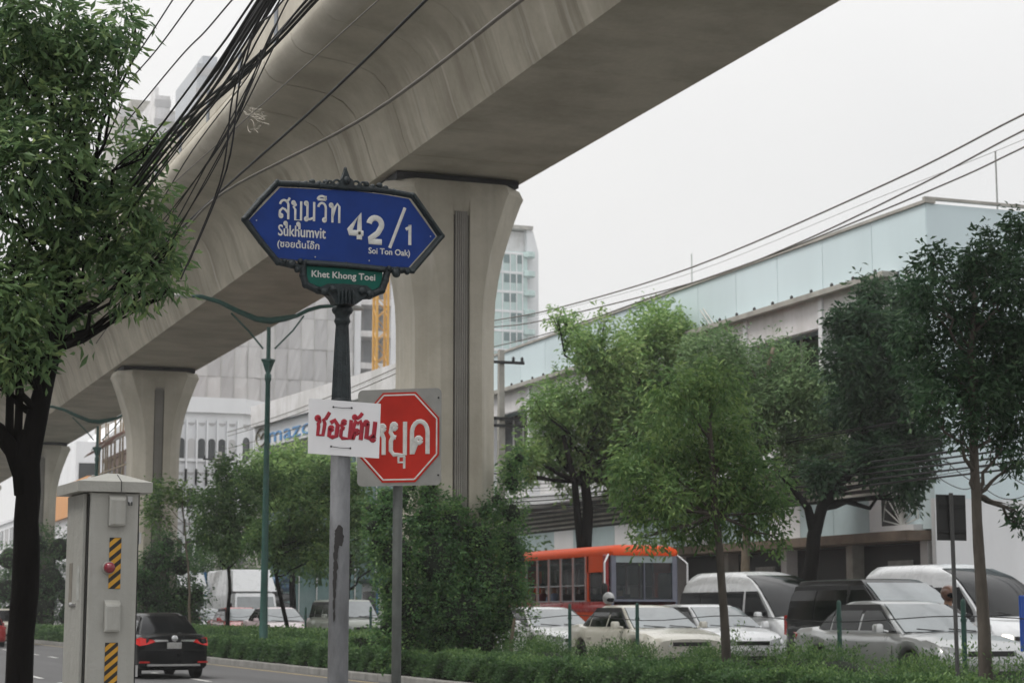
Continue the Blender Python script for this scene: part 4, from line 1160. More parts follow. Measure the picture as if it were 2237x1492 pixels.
# ================================================================== PEOPLE AND MOTORCYCLES
SK = mat('skin', (.32, .18, .12), .6); HAIR = mat('hair', (.02, .016, .014), .7)
def person(label, loc, rotz, joints, shirt, trousers, head='hair', headm=None, group=None):
    """joints: name -> point; one skinned body, hair or helmet as its child"""
    J = joints
    order = [('pelvis', None, .15), ('waist', 'pelvis', .125), ('chest', 'waist', .15), ('neckb', 'chest', .09), ('neck', 'neckb', .055), ('head', 'neck', .085), ('crown', 'head', .09)]
    for s_ in 'LR':
        order += [('sh' + s_, 'neckb', .065), ('el' + s_, 'sh' + s_, .048), ('wr' + s_, 'el' + s_, .032), ('ha' + s_, 'wr' + s_, .035), ('hi' + s_, 'pelvis', .10), ('kn' + s_, 'hi' + s_, .07), ('an' + s_, 'kn' + s_, .048), ('to' + s_, 'an' + s_, .045)]
    names = [o_[0] for o_ in order]; idx = {n: i for i, n in enumerate(names)}
    me = bpy.data.meshes.new('body_tmp'); me.from_pydata([J[n] for n in names], [(idx[n], idx[p]) for n, p, r in order if p], [])
    o = bpy.data.objects.new('body_tmp', me); COL.objects.link(o)
    sk = o.modifiers.new('s', 'SKIN'); o.modifiers.new('d', 'SUBSURF').levels = 1
    for i, (n, p, r) in enumerate(order):
        v = me.skin_vertices[0].data[i]; v.radius = (r, r); v.use_root = (i == 0)
    dg = bpy.context.evaluated_depsgraph_get()
    m2 = bpy.data.meshes.new_from_object(o.evaluated_get(dg)); bpy.data.objects.remove(o)
    t = thing('person', label, 'person', loc, rotz, group)
    for m_ in (SK, shirt, trousers): m2.materials.append(m_)
    js = {n: Vector(J[n]) for n in names}
    for f in m2.polygons:
        c = f.center; n = min(js, key=lambda k: (js[k] - c).length)
        f.material_index = 0 if n in ('neck', 'head', 'crown') or n[:2] in ('wr', 'ha') else (2 if n[:2] in ('hi', 'kn', 'an', 'to') or n == 'pelvis' else 1)
        f.use_smooth = True
    m2.name = 'body'
    b = bpy.data.objects.new('body', m2); COL.objects.link(b); b.parent = t
    h = js['crown']; hd_ = js['head']
    if head == 'hair': MB().blob((h.x, h.y - .015, h.z + .02), (.098, .11, .10), 12, 8, .03, 3).build('hair', HAIR, t, smooth='full')
    else:
        hm = MB().blob((h.x, h.y, h.z - .0), (.135, .155, .145), 14, 9).build('helmet', headm, t, smooth='full')
        MB().blob((h.x, h.y + .10, h.z - .03), (.10, .07, .06), 10, 6).build('visor', M['glass_dark'], hm, smooth='full')
    MB().blob((h.x, h.y + .10, h.z - .06), (.014, .02, .022), 6, 5).build('nose', SK, t, smooth='full')
    return t
def ride(reach=.45, hgt=.78):
    J = dict(pelvis=(0, 0, hgt), waist=(0, .05, hgt + .2), chest=(0, .1, hgt + .42), neckb=(0, .14, hgt + .55), neck=(0, .16, hgt + .64), head=(0, .18, hgt + .73), crown=(0, .19, hgt + .82))
    for s_, x in (('L', -1), ('R', 1)):
        J.update({'sh' + s_: (x * .19, .13, hgt + .52), 'el' + s_: (x * .27, .26, hgt + .3), 'wr' + s_: (x * .28, reach, hgt + .27), 'ha' + s_: (x * .27, reach + .08, hgt + .26),
                  'hi' + s_: (x * .11, .03, hgt - .02), 'kn' + s_: (x * .17, .42, hgt - .1), 'an' + s_: (x * .15, .3, hgt - .5), 'to' + s_: (x * .15, .46, hgt - .54)})
    return J
def sit(turn=0): 
    J = ride(.3, 0.0)
    for s_, x in (('L', -1), ('R', 1)):
        J.update({'el' + s_: (x * .24, .12, .27), 'wr' + s_: (x * .16, .32, .14), 'ha' + s_: (x * .12, .40, .12), 'an' + s_: (x * .13, .42, -.42), 'to' + s_: (x * .13, .56, -.45)})
    return J
cols = {k: mat('cloth_' + k, c, .85, var=.25, scale=12) for k, c in dict(white=(.55, .55, .56), yellow=(.40, .46, .08), maroon=(.16, .03, .04), blue=(.22, .30, .42), navy=(.03, .04, .08), grey=(.2, .2, .2), dark=(.02, .02, .024), purple=(.06, .05, .25)).items()}
L_ = 10.8; yA_, yB_ = -L_ / 2 + .25, L_ / 2 - 1.75; st_ = (yB_ - yA_) / 9
for i, (bay, c, lb) in enumerate([(1, 'white', 'bus passenger in a white shirt at the rearmost window bay in view'), (2, 'yellow', 'bus passenger in a yellow green top'), (4, 'maroon', 'bus passenger in a dark red top'),
                                  (5, 'blue', 'bus passenger in a pale blue shirt leaning at the window'), (3, 'white', 'bus passenger in a white shirt between yellow and dark red tops')]):
    y = yA_ + st_ * (bay + .35)
    person(lb, (23.60 - .74, 56.6 - y, ZF + 1.28), PI, sit(), cols[c], cols['navy'], group='passengers in the orange bus')
person('bus driver in a purple blue shirt behind the windscreen', (23.60 - .5, 56.6 - 4.6, ZF + 1.15), PI, sit(), cols['purple'], cols['navy'], group='passengers in the orange bus')

def motorbike(label, loc, rotz):
    t = thing('motorcycle', label, 'motorcycle', loc, rotz)
    for y, nm in ((-.62, 'rear_wheel'), (.66, 'front_wheel')):
        w = MB().lathe([(.22, -.04), (.28, -.045), (.30, 0), (.28, .045), (.22, .04)], 20, axis='x').build(nm, M['tyre'], t, smooth=True); w.location = (0, y, .3)
        MB().lathe([(.22, -.02), (.22, .02), (.04, .03), (.04, -.03)], 14, axis='x').build('rim', M['rim'], w)
    MB().loft([[(-.1, -.5, .45), (.1, -.5, .45), (.1, -.5, .72), (-.1, -.5, .72)], [(-.12, 0, .35), (.12, 0, .35), (.12, 0, .72), (-.12, 0, .72)], [(-.1, .3, .3), (.1, .3, .3), (.1, .35, .6), (-.1, .35, .6)]]).build('frame_body', V['dark'], t, smooth=40)
    MB().cbox(-.13, .13, -.62, .12, .72, .80, .03).build('seat', M['trim'], t)
    MB().loft([[(-.16, .42, .35), (.16, .42, .35), (.12, .5, .35), (-.12, .5, .35)], [(-.2, .34, .8), (.2, .34, .8), (.1, .48, .8), (-.1, .48, .8)], [(-.08, .3, 1.02), (.08, .3, 1.02), (.06, .38, 1.02), (-.06, .38, 1.02)]]).build('leg_shield', V['white'], t, smooth=40)
    MB().tube([(0, .66, .3), (0, .5, .7), (0, .38, 1.02)], .03, 6).build('fork', M['steel'], t)
    MB().tube([(-.33, .30, 1.04), (-.1, .38, 1.03), (.1, .38, 1.03), (.33, .30, 1.04)], .016, 6).build('handlebar', M['trim'], t)
    MB().blob((0, .46, .93), (.09, .06, .08), 10, 6).build('headlight', M['head'], t)
    for sx in (-1, 1):
        MB().tube([(sx * .2, .36, 1.04), (sx * .26, .36, 1.2)], .008, 5).build('mirror_stalk', M['trim'], t)
        MB().blob((sx * .26, .36, 1.22), (.06, .02, .04), 8, 5).build('mirror', M['trim'], t)
    return t
helm_w = mat('helmet_white', (.55, .55, .55), .3, coat=.5); helm_b = mat('helmet_orange', (.17, .08, .05), .3, coat=.5); helm_k = mat('helmet_black', (.05, .05, .06), .3, coat=.5)
for (x, y, hm, sh_, lb) in [(W(436, 1340, 17).x - .2, 82.6, helm_w, 'dark', 'beside the black sedan roof, in front of the silver sedan'), (17.9, 41.0, helm_w, 'dark', 'between the pale gold and the white sedan'), (18.95, 28.8, helm_b, 'grey', 'behind the roof of the silver grey sedan')]:
    if hm is helm_w and sh_ == 'dark' and y > 80: x = 16.75
    motorbike('motorcycle ' + lb, (x, y, ZF), PI)
    person('motorcyclist ' + ('with white helmet ' if hm is helm_w else 'with brown helmet ') + lb, (x, y, ZF), PI, ride(), cols[sh_], cols['navy'], 'helmet', hm)

# ================================================================== BUILDINGS
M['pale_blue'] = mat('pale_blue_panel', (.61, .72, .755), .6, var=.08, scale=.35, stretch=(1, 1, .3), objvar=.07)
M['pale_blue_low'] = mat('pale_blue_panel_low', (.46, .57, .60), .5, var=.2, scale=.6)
M['off_white'] = concrete('off_white_render', (.69, .68, .69), (.40, .39, .37), (.76, .75, .75), .35, 2.0)
M['white_wall'] = mat('white_wall', (.76, .77, .79), .8, var=.12, scale=.5, stretch=(1, 1, .3), objvar=.06)
M['ledge'] = mat('ledge_concrete', (.40, .385, .35), .85, var=.3, scale=1.5)
M['dark_win'] = mat('dark_window', (.02, .025, .028), .15, ior=1.6)
M['teal_glass'] = mat('teal_glass', (.46, .60, .585), .3, var=.2, scale=.3, ior=1.6)
M['teal_dark'] = mat('teal_window', (.10, .17, .175), .15, ior=1.6)
M['net'] = mat('scaffold_net', (.50, .495, .50), .9, var=.16, scale=.25, stretch=(1, 1, .35), objvar=.12)
M['net2'] = mat('scaffold_net_pale', (.58, .575, .575), .9, var=.18, scale=.3, stretch=(1, 1, .35))
M['brown'] = mat('stained_ledge', (.16, .12, .09), .9, var=.4, scale=2)
M['shop_dark'] = mat('shop_dark', (.025, .025, .027), .5, var=.5, scale=1)

wh = thing('commercial_building', 'long pale blue flat-topped building with a white canopy behind the trees at the right', 'building', (32, 48.9, 0))
def bx(*a): return MB().box(*a)
s0, s1 = 48.9, 108.0
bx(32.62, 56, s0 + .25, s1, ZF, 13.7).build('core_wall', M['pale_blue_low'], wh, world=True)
# street side: cladding panels of the top band
pw = 3.1
n = int((s1 - s0) / pw)
for i in range(n):
    bx(32, 32.6, s0 + i * pw + .012, s0 + (i + 1) * pw - .012, 11.98, 13.80).build('cladding_panel', M['pale_blue'], wh, world=True)
for i in range(6):
    a = 32 + i * 3.4
    bx(a + .012 + (.6 if i == 0 else 0) * 0, a + 3.4 - .012, s0 - .02, s0 + .2, 4.9, 13.80).build('gable_panel', M['pale_blue'], wh, world=True)
    bx(a + .003, a + 3.4 - .003, s0 - .018, s0 + .2, ZF, 4.895).build('gable_lower_panel', M['white_wall'], wh, world=True)
bx(32.02, 32.6, s0 + .201, s0 + 1.6, 4.0, 11.975).build('corner_strip', M['pale_blue'], wh, world=True)
bx(31.93, 32.3, s0 - .1, s1, 13.803, 13.90).build('roof_trim', M['ledge'], wh, world=True)
bx(31.93, 52.5, s0 - .1, s0 + .05, 13.905, 13.99).build('gable_trim', M['ledge'], wh, world=True)
bx(31.45, 31.99, s0 + 1.65, s1, 11.80, 11.97).build('ledge', M['ledge'], wh, world=True)
for i in range(26): MB().blob((31.6, 51.2 + i * 1.33, 12.05), (.06, .06, .08), 8, 5).build('ledge_lamp', M['shop_dark'], wh, smooth='full', world=True)
y = s0 + 1.65; k = 0
cols_s = [54.8 + 5.28 * i for i in range(-1, 10)]
for i in range(len(cols_s) - 1):
    a, b = cols_s[i] + .12, cols_s[i + 1] - .12
    bx(31.75, 31.98, max(a, s0 + 1.65), b, 10.82, 11.797).build('canopy_fascia', M['off_white'], wh, world=True)
    bx(32.5, 32.6, a, b, 8.2, 10.8).build('window_band', M['dark_win'], wh, world=True)
    for q in range(1, 4): bx(32.44, 32.5, a + (b - a) * q / 4 - .04, a + (b - a) * q / 4 + .04, 8.2, 10.8).build('mullion', M['off_white'], wh, world=True)
for c_ in cols_s:
    bx(31.68, 32.62, c_ - .12, c_ + .12, 6.75, 11.79).build('column', M['white_wall'], wh, world=True)
bx(32.2, 32.61, s0 + 1.65, s1, 6.7, 8.19).build('spandrel', M['off_white'], wh, world=True)
bx(31.3, 32.6, 56, s1, 6.25, 6.69).build('canopy_slab', M['white_wall'], wh, world=True)
bx(32.3, 32.61, s0 + 1.65, s1, 5.1, 6.24).build('louvre_band', M['shop_dark'], wh, world=True)
for i in range(5):
    bx(32.2, 32.29, s0 + 1.65, s1, 5.2 + i * .2, 5.28 + i * .2).build('louvre', M['ledge'], wh, world=True)
i = 0; y = s0 + 1.65
while y < s1 - 2:
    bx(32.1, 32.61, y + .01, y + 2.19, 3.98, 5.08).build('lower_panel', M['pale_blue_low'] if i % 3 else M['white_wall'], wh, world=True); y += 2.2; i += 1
bx(31.2, 32.6, s0 + .3, s1, 3.66, 3.95).build('shop_ledge', M['brown'], wh, world=True)
y = s0 + .6; i = 0
while y < s1 - 4:
    bx(32.4, 32.62, y + .25, y + 4.1, ZF, 3.62).build('shop_opening', M['shop_dark'], wh, world=True)
    bx(32.0, 32.61, y - .15, y + .24, ZF, 3.655).build('shop_pillar', M['ledge'] if i % 2 else M['off_white'], wh, world=True)
    if i % 2 == 0: bx(31.9, 31.98, y + .6, y + 1.9, 2.7, 3.1).build('shop_board', M['sign_back'], wh, world=True)
    y += 4.3; i += 1
# fan shaped window grille near the corner
fg = MB()
bx(31.7, 32.1, 49.6, 51.9, 3.96, 4.15).build('window_hood', M['white_wall'], wh, world=True)
for k in range(11):
    a = math.radians(8 + 16.4 * k); fg.tube([(31.95, 50.6, 4.15), (31.9, 50.6 + 1.0 * math.cos(a) , 4.15 + 1.35 * math.sin(a))], .022, 5)
fg.tube([(31.9, 50.6 + 1.0 * math.cos(math.radians(8 + 16.4 * k)), 4.15 + 1.35 * math.sin(math.radians(8 + 16.4 * k))) for k in range(11)], .02, 5)
fg.build('fan_grille', M['lamp_white'], wh, world=True)
bx(32.03, 32.09, 49.5, 51.9, 4.16, 5.4).build('grille_window', M['shop_dark'], wh, world=True)
for x_, zz_ in ((1640, .6), (1530, .5)):
    p = W(x_, 700, 33.5); 
MB().tube([(36, 47.9 + 3, 13.8), (36, 50.9, 16.2)], .03, 5).build('antenna', M['sign_back'], wh, world=True)
an = MB(); p = W(1512, 640, 34); an.tube([(p.x, p.y, 13.7), (p.x, p.y, p.z + 1.6)], .035, 5); an.blob((p.x, p.y, p.z - .3), (.25, .25, .3), 8, 5); an.build('roof_mast', M['lamp_white'], wh, world=True)
tubes = MB()
for a, b in (((1553, 712), (1530, 678)), ((1562, 712), (1536, 674))):
    tubes.tube([W(a[0], a[1], 31.9), W(b[0], b[1], 31.9)], .03, 5)
tubes.build('flag_bracket', M['lamp_white'], wh, world=True)

# teal glass tower
D_ = 290.0
def sx_(px): return S(px, 700, D_).x
def sz_(py, px=1130): return S(px, py, D_).z
gt = thing('glass_tower', 'hazy teal glass and white residential tower right of the near pier', 'tower', (sx_(1120), D_, 0))
xl_, xr_ = sx_(1010), sx_(1152)
bx(xl_, xr_, D_, D_ + 14, 0, sz_(550)).build('glass_body', M['teal_glass'], gt, world=True)
bx(xl_ + 1, sx_(1164), D_ + 2.5, D_ + 16, 0, sz_(500)).build('crown_block', M['off_white'], gt, world=True)
MB().prism([(sx_(1158), 0), (sx_(1184), 0), (sx_(1184), sz_(545)), (sx_(1172), sz_(498)), (sx_(1158), sz_(497))], lambda a, b, d: (a, d, b), D_ + 1.5, D_ + 17).build('white_slab', M['white_wall'], gt, world=True)
bx(sx_(1090), sx_(1170), D_ + 1.0, D_ + 17.5, sz_(497), sz_(489)).build('roof_slab', M['ledge'], gt, world=True)
fl = (sz_(550) - 4) / 17.5
for i in range(18):
    z = sz_(550) - i * fl
    bx(xl_, xr_ + .05, D_ - .10, D_ - .003, z - .5, z - .12).build('floor_band', M['white_wall'], gt, world=True)
    if i < 17:
        for (pa, pb) in ((1101, 1113), (1115, 1127), (1129, 1140)):
            if (i * 3 + pa) % 5: bx(sx_(pa), sx_(pb), D_ - .05, D_ - .002, z - fl * .62, z - .62).build('window', M['teal_dark'], gt, world=True)
    MB().lathe([(1.0, z - .9), (1.15, z - .8), (1.15, z), (1.0, z + .05)], 10, (sx_(1156), D_ + .3, 0)).build('balcony', M['teal_glass'], gt, world=True)
for pa in (1097, 1114, 1128, 1141): bx(sx_(pa) - .08, sx_(pa) + .08, D_ - .16, D_ - .101, 2, sz_(552)).build('fin', M['white_wall'], gt, world=True)

# building under construction wrapped in netting
D_ = 190.0
def sx_(px): return S(px, 700, D_).x
def sz_(py, px=600): return S(px, py, D_).z
ub = thing('construction_building', 'tall building under construction wrapped in grey netting behind the lamp post', 'building', (sx_(600), D_, 0))
xa, xb = sx_(395), sx_(770); zt_ = sz_(560)
bx(xa + .2, xb - .1, D_ + .3, D_ + 24, 0, zt_ - .4).build('frame_block', M['ledge'], ub, world=True)
nc, nr = 13, 10; rr_ = random.Random(5)
cw_ = (xb - xa) / nc; zb_ = 6; rh_ = (zt_ - zb_) / nr
for i in range(nc):
    for j in range(nr):
        dd = rr_.uniform(0, .12); m_ = M['net2'] if rr_.random() < .4 else M['net']
        x0_, x1_, z0_, z1_ = xa + i * cw_ + .02, xa + (i + 1) * cw_ - .02, zb_ + j * rh_ + .02, zb_ + (j + 1) * rh_ - .02
        v = []; 
        for a in range(5):
            for b in range(4):
                v.append((x0_ + (x1_ - x0_) * a / 4, D_ - .15 - dd - rr_.uniform(0, .10), z0_ + (z1_ - z0_) * b / 3))
        f = [(a * 4 + b, a * 4 + b + 1, (a + 1) * 4 + b + 1, (a + 1) * 4 + b) for a in range(4) for b in range(3)]
        o = MB().add(v, f).build('net_panel', m_, ub, world=True)
for i in range(nc + 1): MB().tube([(xa + i * cw_, D_ - .35, 0), (xa + i * cw_, D_ - .35, zt_ + 1)], .035, 4).build('scaffold_pole', M['lamp_white'], ub, world=True)
xe = sx_(905)
bx(xb + .3, xe, D_ + 3, D_ + 22, 0, zt_ - .4).build('inner_block', mat('raw_grey', (.42, .43, .45), .9, var=.2, scale=.2), ub, world=True)
for j in range(10):
    z = sz_(640) - j * 3.35 + 6.7
    if z > 2: bx(xb + .02, xe + .3, D_ + .2, D_ + 3, z - .62, z).build('floor_slab', M['off_white'], ub, world=True)
for px in (782, 862, 905): bx(sx_(px) - .35, sx_(px) + .35, D_ + .05, D_ + .8, 0, zt_).build('column', M['white_wall'], ub, world=True)
for j in range(9):
    z = sz_(640) - j * 3.35 + 6.7 - .65
    for pa, pb in ((771, 779), (786, 812), (850, 858), (866, 900)):
        if z - 2.5 > 1: bx(sx_(pa), sx_(pb), D_ + 2.9, D_ + 2.99, z - 2.5, z - .1).build('window', M['shop_dark'] if pa < 780 else M['net'], ub, world=True)

# yellow tower crane
D_ = 160.0
yel = mat('crane_yellow', (.62, .33, .05), .5, var=.15)
cx_ = S(832, 700, D_).x
cr_ = thing('tower_crane', 'yellow lattice tower crane mast in front of the building under construction', 'crane', (cx_, D_, 0))
for a in (-.5, .5):
    for b in (-.5, .5): bx(cx_ + a - .10, cx_ + a + .10, D_ + b - .10, D_ + b + .10, 0, 44).build('mast_leg', yel, cr_, world=True)
z = 1.0; br = MB()
while z < 43:
    for b in (-.5, .5):
        br.tube([(cx_ - .5, D_ + b, z), (cx_ + .5, D_ + b, z + 1.0)], .04, 4); br.tube([(cx_ + .5, D_ + b, z + 1.0), (cx_ - .5, D_ + b, z + 2.0)], .04, 4)
        br.tube([(cx_ + b, D_ - .5, z), (cx_ + b, D_ + .5, z + 1.0)], .04, 4)
    z += 2
br.build('bracing', yel, cr_, world=True)
bx(cx_ - .8, cx_ + .8, D_ - .8, D_ + .8, 17.2, 17.35).build('tie_collar', M['ledge'], cr_, world=True)
bx(cx_ - .9, cx_ + .9, D_ - .9, D_ + .9, 44, 46).build('cab', M['off_white'], cr_, world=True)
MB().tube([(cx_ - 5, D_ + 6, 46.5), (cx_ + 3, D_ - 4, 46.5)], .4, 4).build('jib', yel, cr_, world=True)

# white building with arched windows, standing at an angle
D_ = 150.0
def sx_(px): return S(px, 900, D_).x
def sz_(py, px=500): return S(px, py, D_).z
ab = thing('arcade_building', 'white building with rows of narrow arched windows left of the lamp post', 'building', (sx_(530), D_, 0))
xa, xb = sx_(330), sx_(530)
zt_ = sz_(872); pitch = sx_(520) - sx_(498)
bx(xa, xb, D_, D_ + 10, 0, zt_).build('front_wall', M['white_wall'], ab, world=True)
bx(xa, xb + .2, D_ - .35, D_ - .002, zt_ - 1.15, zt_ + .05).build('parapet', M['white_wall'], ab, world=True)
def archpoly(x, z0, w, h): return [(x - w, z0), (x + w, z0), (x + w, z0 + h)] + [(x + w * math.cos(a), z0 + h + w * .9 * math.sin(a)) for a in (.5, 1.05, 1.57, 2.09, 2.64)] + [(x - w, z0 + h)]
def yplane(d0):
    return lambda a, b, d: (a, d, b)
fl = sz_(955) - sz_(1063)
for r_ in range(5):
    zb_ = sz_(1003) - r_ * fl
    for i in range(8):
        x = sx_(508) - i * pitch
        w_ = pitch * .34
        MB().prism(archpoly(x, zb_, w_, fl * .34), lambda a, b, d: (a, d, b), D_ - .03, D_ - .002).build('window', M['dark_win'] if (i + r_) % 4 else M['net2'], ab, world=True)
        bx(x + pitch * .43, x + pitch * .57, D_ - .34, D_ - .004, zb_ - fl * .55, zb_ + fl * .78).build('fin', M['white_wall'], ab, world=True)
        sc = MB(); sc.prism([(x - w_, zb_ + fl * .72)] + [(x + w_ * math.cos(a), zb_ + fl * .72 - w_ * .9 * math.sin(a)) for a in (2.64, 2.09, 1.57, 1.05, .5)] + [(x + w_, zb_ + fl * .72)], lambda a, b, d: (a, d, b), D_ - .03, D_ - .002)
        sc.build('lunette', M['net'], ab, world=True)
    bx(xa, xb - .5, D_ - .20, D_ - .035, zb_ - .25, zb_ - .03).build('sill_band', M['white_wall'], ab, world=True)
# its right flank runs away at an angle
ang = math.radians(42); dx_, dy_ = math.cos(ang), math.sin(ang)
def flank(u, d, z): return (xb + u * dx_ + d * dy_, D_ + u * dy_ - d * dx_, z)
Lf_ = 5.2
def fbox(u0, u1, d0, d1, z0, z1):
    return MB().add([flank(u0, d0, z0), flank(u1, d0, z0), flank(u1, d1, z0), flank(u0, d1, z0), flank(u0, d0, z1), flank(u1, d0, z1), flank(u1, d1, z1), flank(u0, d1, z1)], [(3, 2, 1, 0), (4, 5, 6, 7), (0, 1, 5, 4), (1, 2, 6, 5), (2, 3, 7, 6), (3, 0, 4, 7)])
fbox(0, Lf_, -6, 0, 0, zt_ - .02).build('flank_wall', M['white_wall'], ab, world=True)
fbox(-.1, Lf_ + .2, .003, .35, zt_ - 1.15, zt_ + .04).build('flank_parapet', M['white_wall'], ab, world=True)
for r_ in range(5):
    zb_ = sz_(1003) - r_ * fl
    for i in range(4):
        u = .55 + i * 1.25
        MB().prism(archpoly(u, zb_, .45, fl * .36), lambda a, b, d: flank(a, d, b), .03, .002).build('window', M['net'] if i else M['dark_win'], ab, world=True)
        MB().prism([(u - .45, zb_ + fl * .72)] + [(u + .45 * math.cos(a), zb_ + fl * .72 - .4 * math.sin(a)) for a in (2.64, 2.09, 1.57, 1.05, .5)] + [(u + .45, zb_ + fl * .72)], lambda a, b, d: flank(a, d, b), .03, .002).build('lunette', M['net'], ab, world=True)
        fbox(u + .55, u + .70, .004, .3, zb_ - fl * .5, zb_ + fl * .78).build('fin', M['white_wall'], ab, world=True)

# car showroom with its name band
A0, A1 = Vector((31.5, 96, 0)), Vector((29.2, 121.5, 0))
ud = (A1 - A0).normalized(); un = Vector((-ud.y, ud.x, 0))      # un points to the road
sr = thing('showroom', 'white car showroom with a blue lettered name band behind the placard', 'showroom', tuple(A0))
def sbox(u0, u1, d0, d1, z0, z1):
    P_ = [(u0, d0, z0), (u1, d0, z0), (u1, d1, z0), (u0, d1, z0), (u0, d0, z1), (u1, d0, z1), (u1, d1, z1), (u0, d1, z1)]
    return MB().add([tuple(A0 + ud * a + un * b + Vector((0, 0, c))) for a, b, c in P_], [(3, 2, 1, 0), (4, 5, 6, 7), (0, 1, 5, 4), (1, 2, 6, 5), (2, 3, 7, 6), (3, 0, 4, 7)])
Ls = (A1 - A0).length
sbox(0, Ls, -14, 0, 0, 13.7).build('hall', M['off_white'], sr, world=True)
sbox(-.3, Ls + .4, .003, .9, 13.4, 14.75).build('roof_fascia', M['off_white'], sr, world=True)
sbox(-.3, Ls + .4, .003, .6, 12.0, 13.38).build('name_band', M['white_wall'], sr, world=True)
for i in range(8):
    sbox(.3 + i * 3.1, 3.1 + i * 3.1, .003, .06, 1, 11.5).build('window', M['teal_dark'], sr, world=True)
tyaw = math.atan2(-ud.y, -ud.x)
def place_text(nm, body, u, z, w, h, m):
    p = A0 + ud * u + un * .64 + Vector((0, 0, z))
    return fitted_text(nm, body, p.x, p.z, w, h, p.y, m, sr, yaw=tyaw, extrude=.05, offset=.03)
place_text('name_lettering', 'mazda', Ls - 7.2, 12.66, 9.6, .95, mat('name_blue', (.10, .30, .60), .4))
ring_ = MB()
c_ = A0 + ud * (Ls - 1.0) + un * .66 + Vector((0, 0, 12.66))
def ring3(u, v): q = c_ + ud * -u + Vector((0, 0, v)); return tuple(q)
ring_.tube([ring3(1.0 * math.cos(a / 16 * 2 * PI), .55 * math.sin(a / 16 * 2 * PI)) for a in range(17)], .06, 6)
ring_.tube([ring3(-.9, .25), ring3(-.4, .2), ring3(0, -.1), ring3(.4, .2), ring3(.9, .25)], .07, 6)
ring_.build('emblem', mat('emblem_grey', (.18, .17, .12), .4, metal=.5), sr, world=True)

# far left: shophouse under bamboo scaffold, orange board, white stepped block
def facade(name, label, cat, w0, ya, yb, zt, m, floors, bays, depth=12, wm=None, hood=None):
    t = thing(name, label, cat, (w0, ya, 0))
    bx(w0, w0 + depth, ya, yb, 0, zt).build('walls', m, t, world=True)
    bx(w0 - .25, w0 + depth, ya - .02, yb + .02, zt + .002, zt + .35).build('parapet', m, t, world=True)
    fh = zt / floors; bw_ = (yb - ya) / bays
    for f in range(floors):
        if f: bx(w0 - .18, w0 - .002, ya, yb, f * fh - .12, f * fh + .12).build('floor_band', m, t, world=True)
        for b in range(bays):
            y0_, y1_ = ya + b * bw_ + bw_ * .16, ya + (b + 1) * bw_ - bw_ * .16
            fo = bx(w0 - .05, w0 - .002, y0_, y1_, f * fh + fh * .25, f * fh + fh * .82).build('window', M['dark_win'] if (b * 7 + f * 3) % 4 else M['net'], t, world=True)
            bx(w0 - .12, w0 - .051, y0_ - .06, y1_ + .06, f * fh + fh * .82, f * fh + fh * .82 + .08).build('window_head', m, t, world=True)
            nb2 = MB(); nb2.box(w0 - .08, w0 - .052, (y0_ + y1_) / 2 - .03, (y0_ + y1_) / 2 + .03, f * fh + fh * .25, f * fh + fh * .82); nb2.build('mullion', m, t, world=True)
            # the end wall facing the camera
        for b in range(2):
            x0_ = w0 + 1.2 + b * 4
            if x0_ + 2 < w0 + depth: bx(x0_, x0_ + 2.0, ya - .05, ya - .002, f * fh + fh * .3, f * fh + fh * .8).build('window', M['dark_win'], t, world=True)
    return t
facade('shophouse', 'low cream shophouse beyond the median trees, nearest of the far row', 'shophouse', 33, 110.5, 128, 7.2, M['off_white'], 2, 5)
facade('shophouse', 'low grey shophouse behind the white box truck', 'shophouse', 33, 128.5, 147, 8.4, M['ledge'], 2, 5)
facade('shophouse', 'low white shophouse left of the white arcade building', 'shophouse', 33, 166, 174, 9.0, M['white_wall'], 3, 3)
pk_ = mat('salmon_wall', (.42, .30, .25), .85, var=.3, scale=.5)
bs = facade('shophouse', 'salmon shophouse wrapped in a bamboo scaffold between the two far piers', 'shophouse', 30.5, 176, 196, 16.5, pk_, 4, 5)
bam = mat('bamboo', (.26, .20, .12), .8, var=.4, scale=3); tin = mat('rust_tin', (.28, .13, .10), .8, var=.4, scale=1)
for i in range(14):
    y = 175.5 + i * 1.55; MB().tube([(29.6 + RND.uniform(-.1, .1), y, ZF), (29.6 + RND.uniform(-.2, .2), y + RND.uniform(-.2, .2), 19 + RND.uniform(-1, 1.5))], .09, 5).build('scaffold_pole', bam, bs, world=True)
for z in (4.5, 8, 11.5, 15): MB().tube([(29.45, 175, z), (29.45, 197, z + RND.uniform(-.3, .3))], .09, 5).build('scaffold_rail', bam, bs, world=True)
for i in range(9):
    y = 176 + i * 2.2; a = RND.uniform(-.3, .3)
    MB().add([(28.4, y, 17.4 + a), (28.4, y + 2.1, 17.2 + a), (31, y + 2.2, 18.6 + a), (31, y, 18.8 + a), (28.4, y, 17.45 + a), (28.4, y + 2.1, 17.25 + a), (31, y + 2.2, 18.65 + a), (31, y, 18.85 + a)], [(0, 1, 2, 3), (7, 6, 5, 4), (0, 4, 5, 1), (1, 5, 6, 2), (2, 6, 7, 3), (3, 7, 4, 0)]).build('roof_sheet', tin if i % 2 else M['ledge'], bs, world=True)
ob_ = thing('shop', 'shop with a wide orange board seen past the far concrete pier', 'shop', (30, 203, 0))
bx(30, 42, 198, 232, 0, 14.5).build('walls', M['white_wall'], ob_, world=True)
bx(29.6, 29.99, 201, 231, 12.0, 15.6).build('orange_board', mat('board_orange', (.66, .30, .09), .6, var=.08, scale=.3), ob_, world=True)
bx(29.6, 30.2, 197, 200.6, 8.0, 15.4).build('grey_panel', M['net2'], ob_, world=True)
bx(29.9, 29.98, 202, 232, .5, 7).build('shopfront', M['dark_win'], ob_, world=True)
bx(29.5, 29.62, 226, 231, 2, 9).build('green_board', mat('board_green', (.10, .45, .12), .6), ob_, world=True)
wb = thing('stepped_building', 'white building with a sloping roofline above the orange board', 'building', (36, 234, 0))
